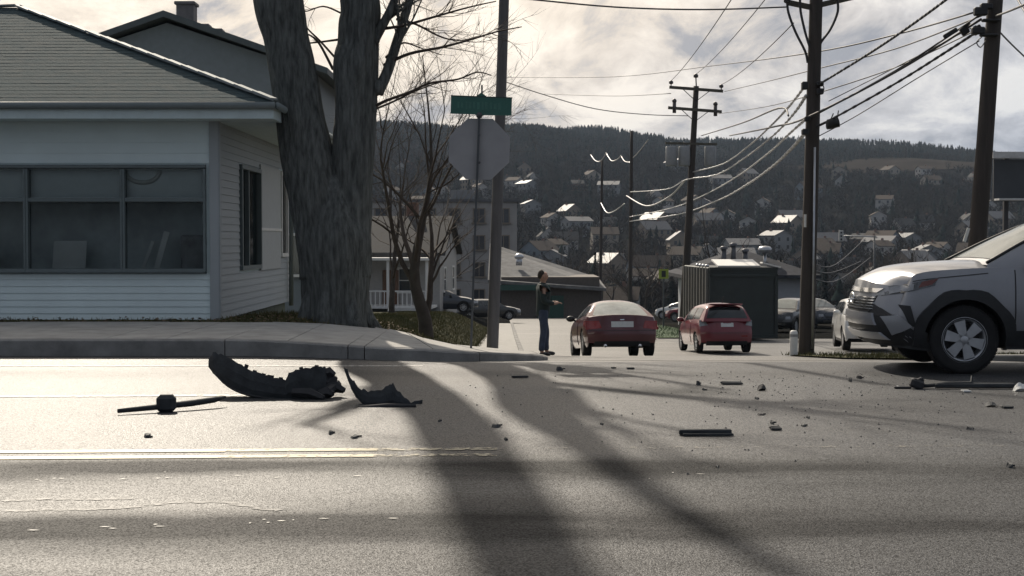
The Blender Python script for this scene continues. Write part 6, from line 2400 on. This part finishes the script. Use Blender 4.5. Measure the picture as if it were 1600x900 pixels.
def shard(name, px, py, wpx, hpx, label, group=None, m=None, kind='chunk', seed=0, cat='debris'):
    rr = random.Random(seed * 7 + int(px))
    p = ground_pt(px, py)
    s_ = F / p.y
    w, h = wpx / s_, hpx / s_
    mb = MB()
    if kind == 'strip':
        mb.box((0, 0, h * .5 + .004), (w, .055, h * .9), bevel=.006, rot=Matrix.Rotation(rr.uniform(-.04, .04), 3, 'Y'))
        mb.box((w * .04, -.045, .012), (w * .96, .03, .014), rot=Matrix.Rotation(.02, 3, 'Z'))
    elif kind == 'shell':
        mb.grid(lambda u, v: (w * (u - .5), .06 * (v - .5) - .02 * math.sin(PI * u), .004 + h * math.sin(PI * min(1, max(0, u))) ** .6 * (.35 + .65 * v) * (1 + .3 * mnoise.noise(Vector((u * 4, v * 3, px))))), list(np.linspace(0, 1, 9)), [0, .5, 1], smooth=False)
        mb.box((0, .02, h * .2), (w * .7, .05, h * .35), bevel=.004)
    else:
        n = rr.choice([6, 7, 8])
        ring = [(math.cos(2 * PI * i / n) * w / 2 * rr.uniform(.65, 1.15), math.sin(2 * PI * i / n) * .055 * rr.uniform(.6, 1.3)) for i in range(n)]
        vs = [(x, y, 0) for x, y in ring] + [(x * rr.uniform(.5, .95), y * rr.uniform(.5, .9), h * rr.uniform(.45, 1.05)) for x, y in ring]
        fs = [tuple(range(n))[::-1], tuple(range(n, 2 * n))] + [(i, (i + 1) % n, (i + 1) % n + n, i + n) for i in range(n)]
        mb.add(vs, fs)
        mb.beam((-w * .3, 0, h * .3), (w * .65, rr.uniform(-.04, .04), h * rr.uniform(.1, .5)), .012, .012)
    o = mb.build(name, m or DEB)
    o.location = p
    return tag(o, label, cat, group)


shard('trim_strip', 1103, 681, 82, 9, 'long straight black trim strip lying in the near lane', kind='strip')
shard('trim_strip', 1143, 601, 33, 4, 'short straight black trim strip farther up the road', kind='strip')
shard('plastic_clip', 1212, 672, 17, 5, 'flat black clip right of the long trim strip', kind='strip')
shard('plastic_shard', 1208, 663, 7, 7, 'tiny upright shard just above the flat black clip')
shard('plastic_shard', 1257, 667, 10, 5, 'small dark shard right of the flat black clip')
shard('plastic_shard', 1264, 654, 5, 4, 'tiny speck of plastic above the small dark shard')
shard('plastic_shard', 775, 668, 15, 7, 'dark angular shard lying in the tree shadow near the middle')
shard('plastic_shard', 790, 688, 4, 4, 'tiny bit of plastic just below the shard in the tree shadow')
shard('plastic_shard', 553, 685, 16, 5, 'flat dark shard below the torn wheel liner')
shard('plastic_shard', 516, 679, 7, 6, 'small pointed shard left of the flat dark shard')
shard('plastic_shard', 229, 684, 13, 6, 'small dark shard on the sunlit road below the trim bar')
shard('plastic_shard', 686, 659, 5, 3, 'tiny bit of plastic in the tree shadow left of centre')
shard('plastic_shard', 1192, 611, 15, 10, 'curved grey shell fragment on the road beyond the long strip', kind='shell', m=DEB2)
shard('plastic_shard', 1092, 602, 7, 8, 'upright hooked shard left of the short trim strip')
shard('plastic_shard', 1100, 610, 6, 4, 'tiny shard just below the upright hooked shard')
shard('plastic_shard', 1183, 624, 7, 4, 'tiny flake below the curved grey shell fragment')
shard('plastic_shard', 1190, 649, 13, 3, 'thin pale sliver on the road above the flat clip', m=DEB2)
shard('plastic_shard', 1518, 672, 11, 5, 'small dark shard alone on the right of the near lane')
shard('plastic_shard', 1581, 731, 12, 8, 'dark lump near the right edge of the picture')
shard('plastic_shard', 1551, 636, 20, 7, 'dark flat shard in front of the silver SUV', kind='shell')
shard('plastic_shard', 1574, 638, 16, 3, 'thin sliver right of the flat shard before the silver SUV', kind='strip')
shard('plastic_shard', 875, 579, 13, 6, 'dark block on the road before the standing person')
shard('plastic_shard', 958, 576, 7, 3, 'tiny shard behind the dark red sedan')
shard('plastic_shard', 985, 577, 12, 2, 'thin sliver right behind the dark red sedan', kind='strip')
shard('plastic_shard', 812, 590, 26, 2, 'thin dark sliver at the mouth of the side street', kind='strip')
shard('plastic_shard', 940, 664, 4, 3, 'tiny speck of plastic on the patch below the sedan')
shard('plastic_shard', 1330, 597, 5, 7, 'upright splinter before the bumper of the silver SUV')
shard('plastic_shard', 1344, 592, 9, 5, 'pale splinter close to the upright splinter', m=DEB2)
shard('plastic_shard', 1122, 731, 4, 3, 'tiny dark speck on the darker wheel track')
# broken pieces below the SUV
br = empty('bumper_bracket', (ground_pt(1500, 608).x, ground_pt(1500, 608).y, .004), 0, 'long broken dark bumper bracket lying in the shadow under the silver SUV', 'car part')
sp = F / br.location.y
mb = MB()
mb.box((.15 , 0, .03), (125 / sp, .07, .045), bevel=.012)
mb.tube([(-60 / sp, .02, .02), (-20 / sp, 0, .045), (20 / sp, .01, .05), (22 / sp, .02, .12)], [.018, .022, .02, .012], 6)
mb.build('bar', DEB, br)
mb = MB()
mb.box((-66 / sp, 0, .045), (.13, .09, .09), bevel=.02, rot=Matrix.Rotation(.35, 3, 'Y'))
mb.box((-60 / sp, .02, .075), (.07, .05, .05), bevel=.01, rot=Matrix.Rotation(-.5, 3, 'Y'))
mb.box((-88 / sp, 0, .012), (.16, .04, .02), bevel=.006)
mb.build('lump', DEB2, br)
shard('lamp_fragment', 1597, 612, 22, 13, 'white broken lamp fragment at the right edge under the silver SUV', kind='shell', m=mat('lamp_white', (.6, .61, .6), .3))
shard('plastic_shard', 1510, 613, 12, 3, 'pale sliver in front of the broken bracket', kind='strip', m=MAT['lamp_white'])
shard('plastic_shard', 1405, 607, 5, 4, 'tiny pale chip left of the broken bracket', m=MAT['lamp_white'])
rr = random.Random(77)
vs, fs = [], []
for k in range(420):
    px = rr.gauss(1330, 190) if rr.random() < .75 else rr.uniform(700, 1600)
    py = min(760, 582 + abs(rr.gauss(0, 55)))
    if px > 1640:
        continue
    p = ground_pt(px, py)
    q_ = len(vs)
    s_ = rr.uniform(.004, .012)
    a = rr.uniform(0, 6)
    for j in range(3):
        vs.append((p.x + s_ * math.cos(a + j * 2.1), p.y + s_ * math.sin(a + j * 2.1), p.z + .001))
    vs.append((p.x, p.y, p.z + s_ * 1.1))
    fs += [(q_, q_ + 1, q_ + 3), (q_ + 1, q_ + 2, q_ + 3), (q_ + 2, q_, q_ + 3)]
o = MB().add(vs, fs).build('glass_crumbs', mat('crumbs', (.06, .06, .06), .6, var=.6, scale=3))
tag(o, kind='stuff')

# ================================================================== AIR
hz_m = bpy.data.materials.new('haze_air')
hz_m.use_nodes = True
ht = hz_m.node_tree
for n in list(ht.nodes):
    ht.nodes.remove(n)
pv = node(ht, 'ShaderNodeVolumePrincipled')
pv.inputs['Color'].default_value = (0.66, 0.80, 1.0, 1)
pv.inputs['Density'].default_value = 0.0001
ho = node(ht, 'ShaderNodeOutputMaterial')
ht.links.new(pv.outputs[0], ho.inputs['Volume'])
hzo = MB().box((0, 2800, 85), (5200, 6900, 270)).build('haze', hz_m)
tag(hzo, kind='stuff')
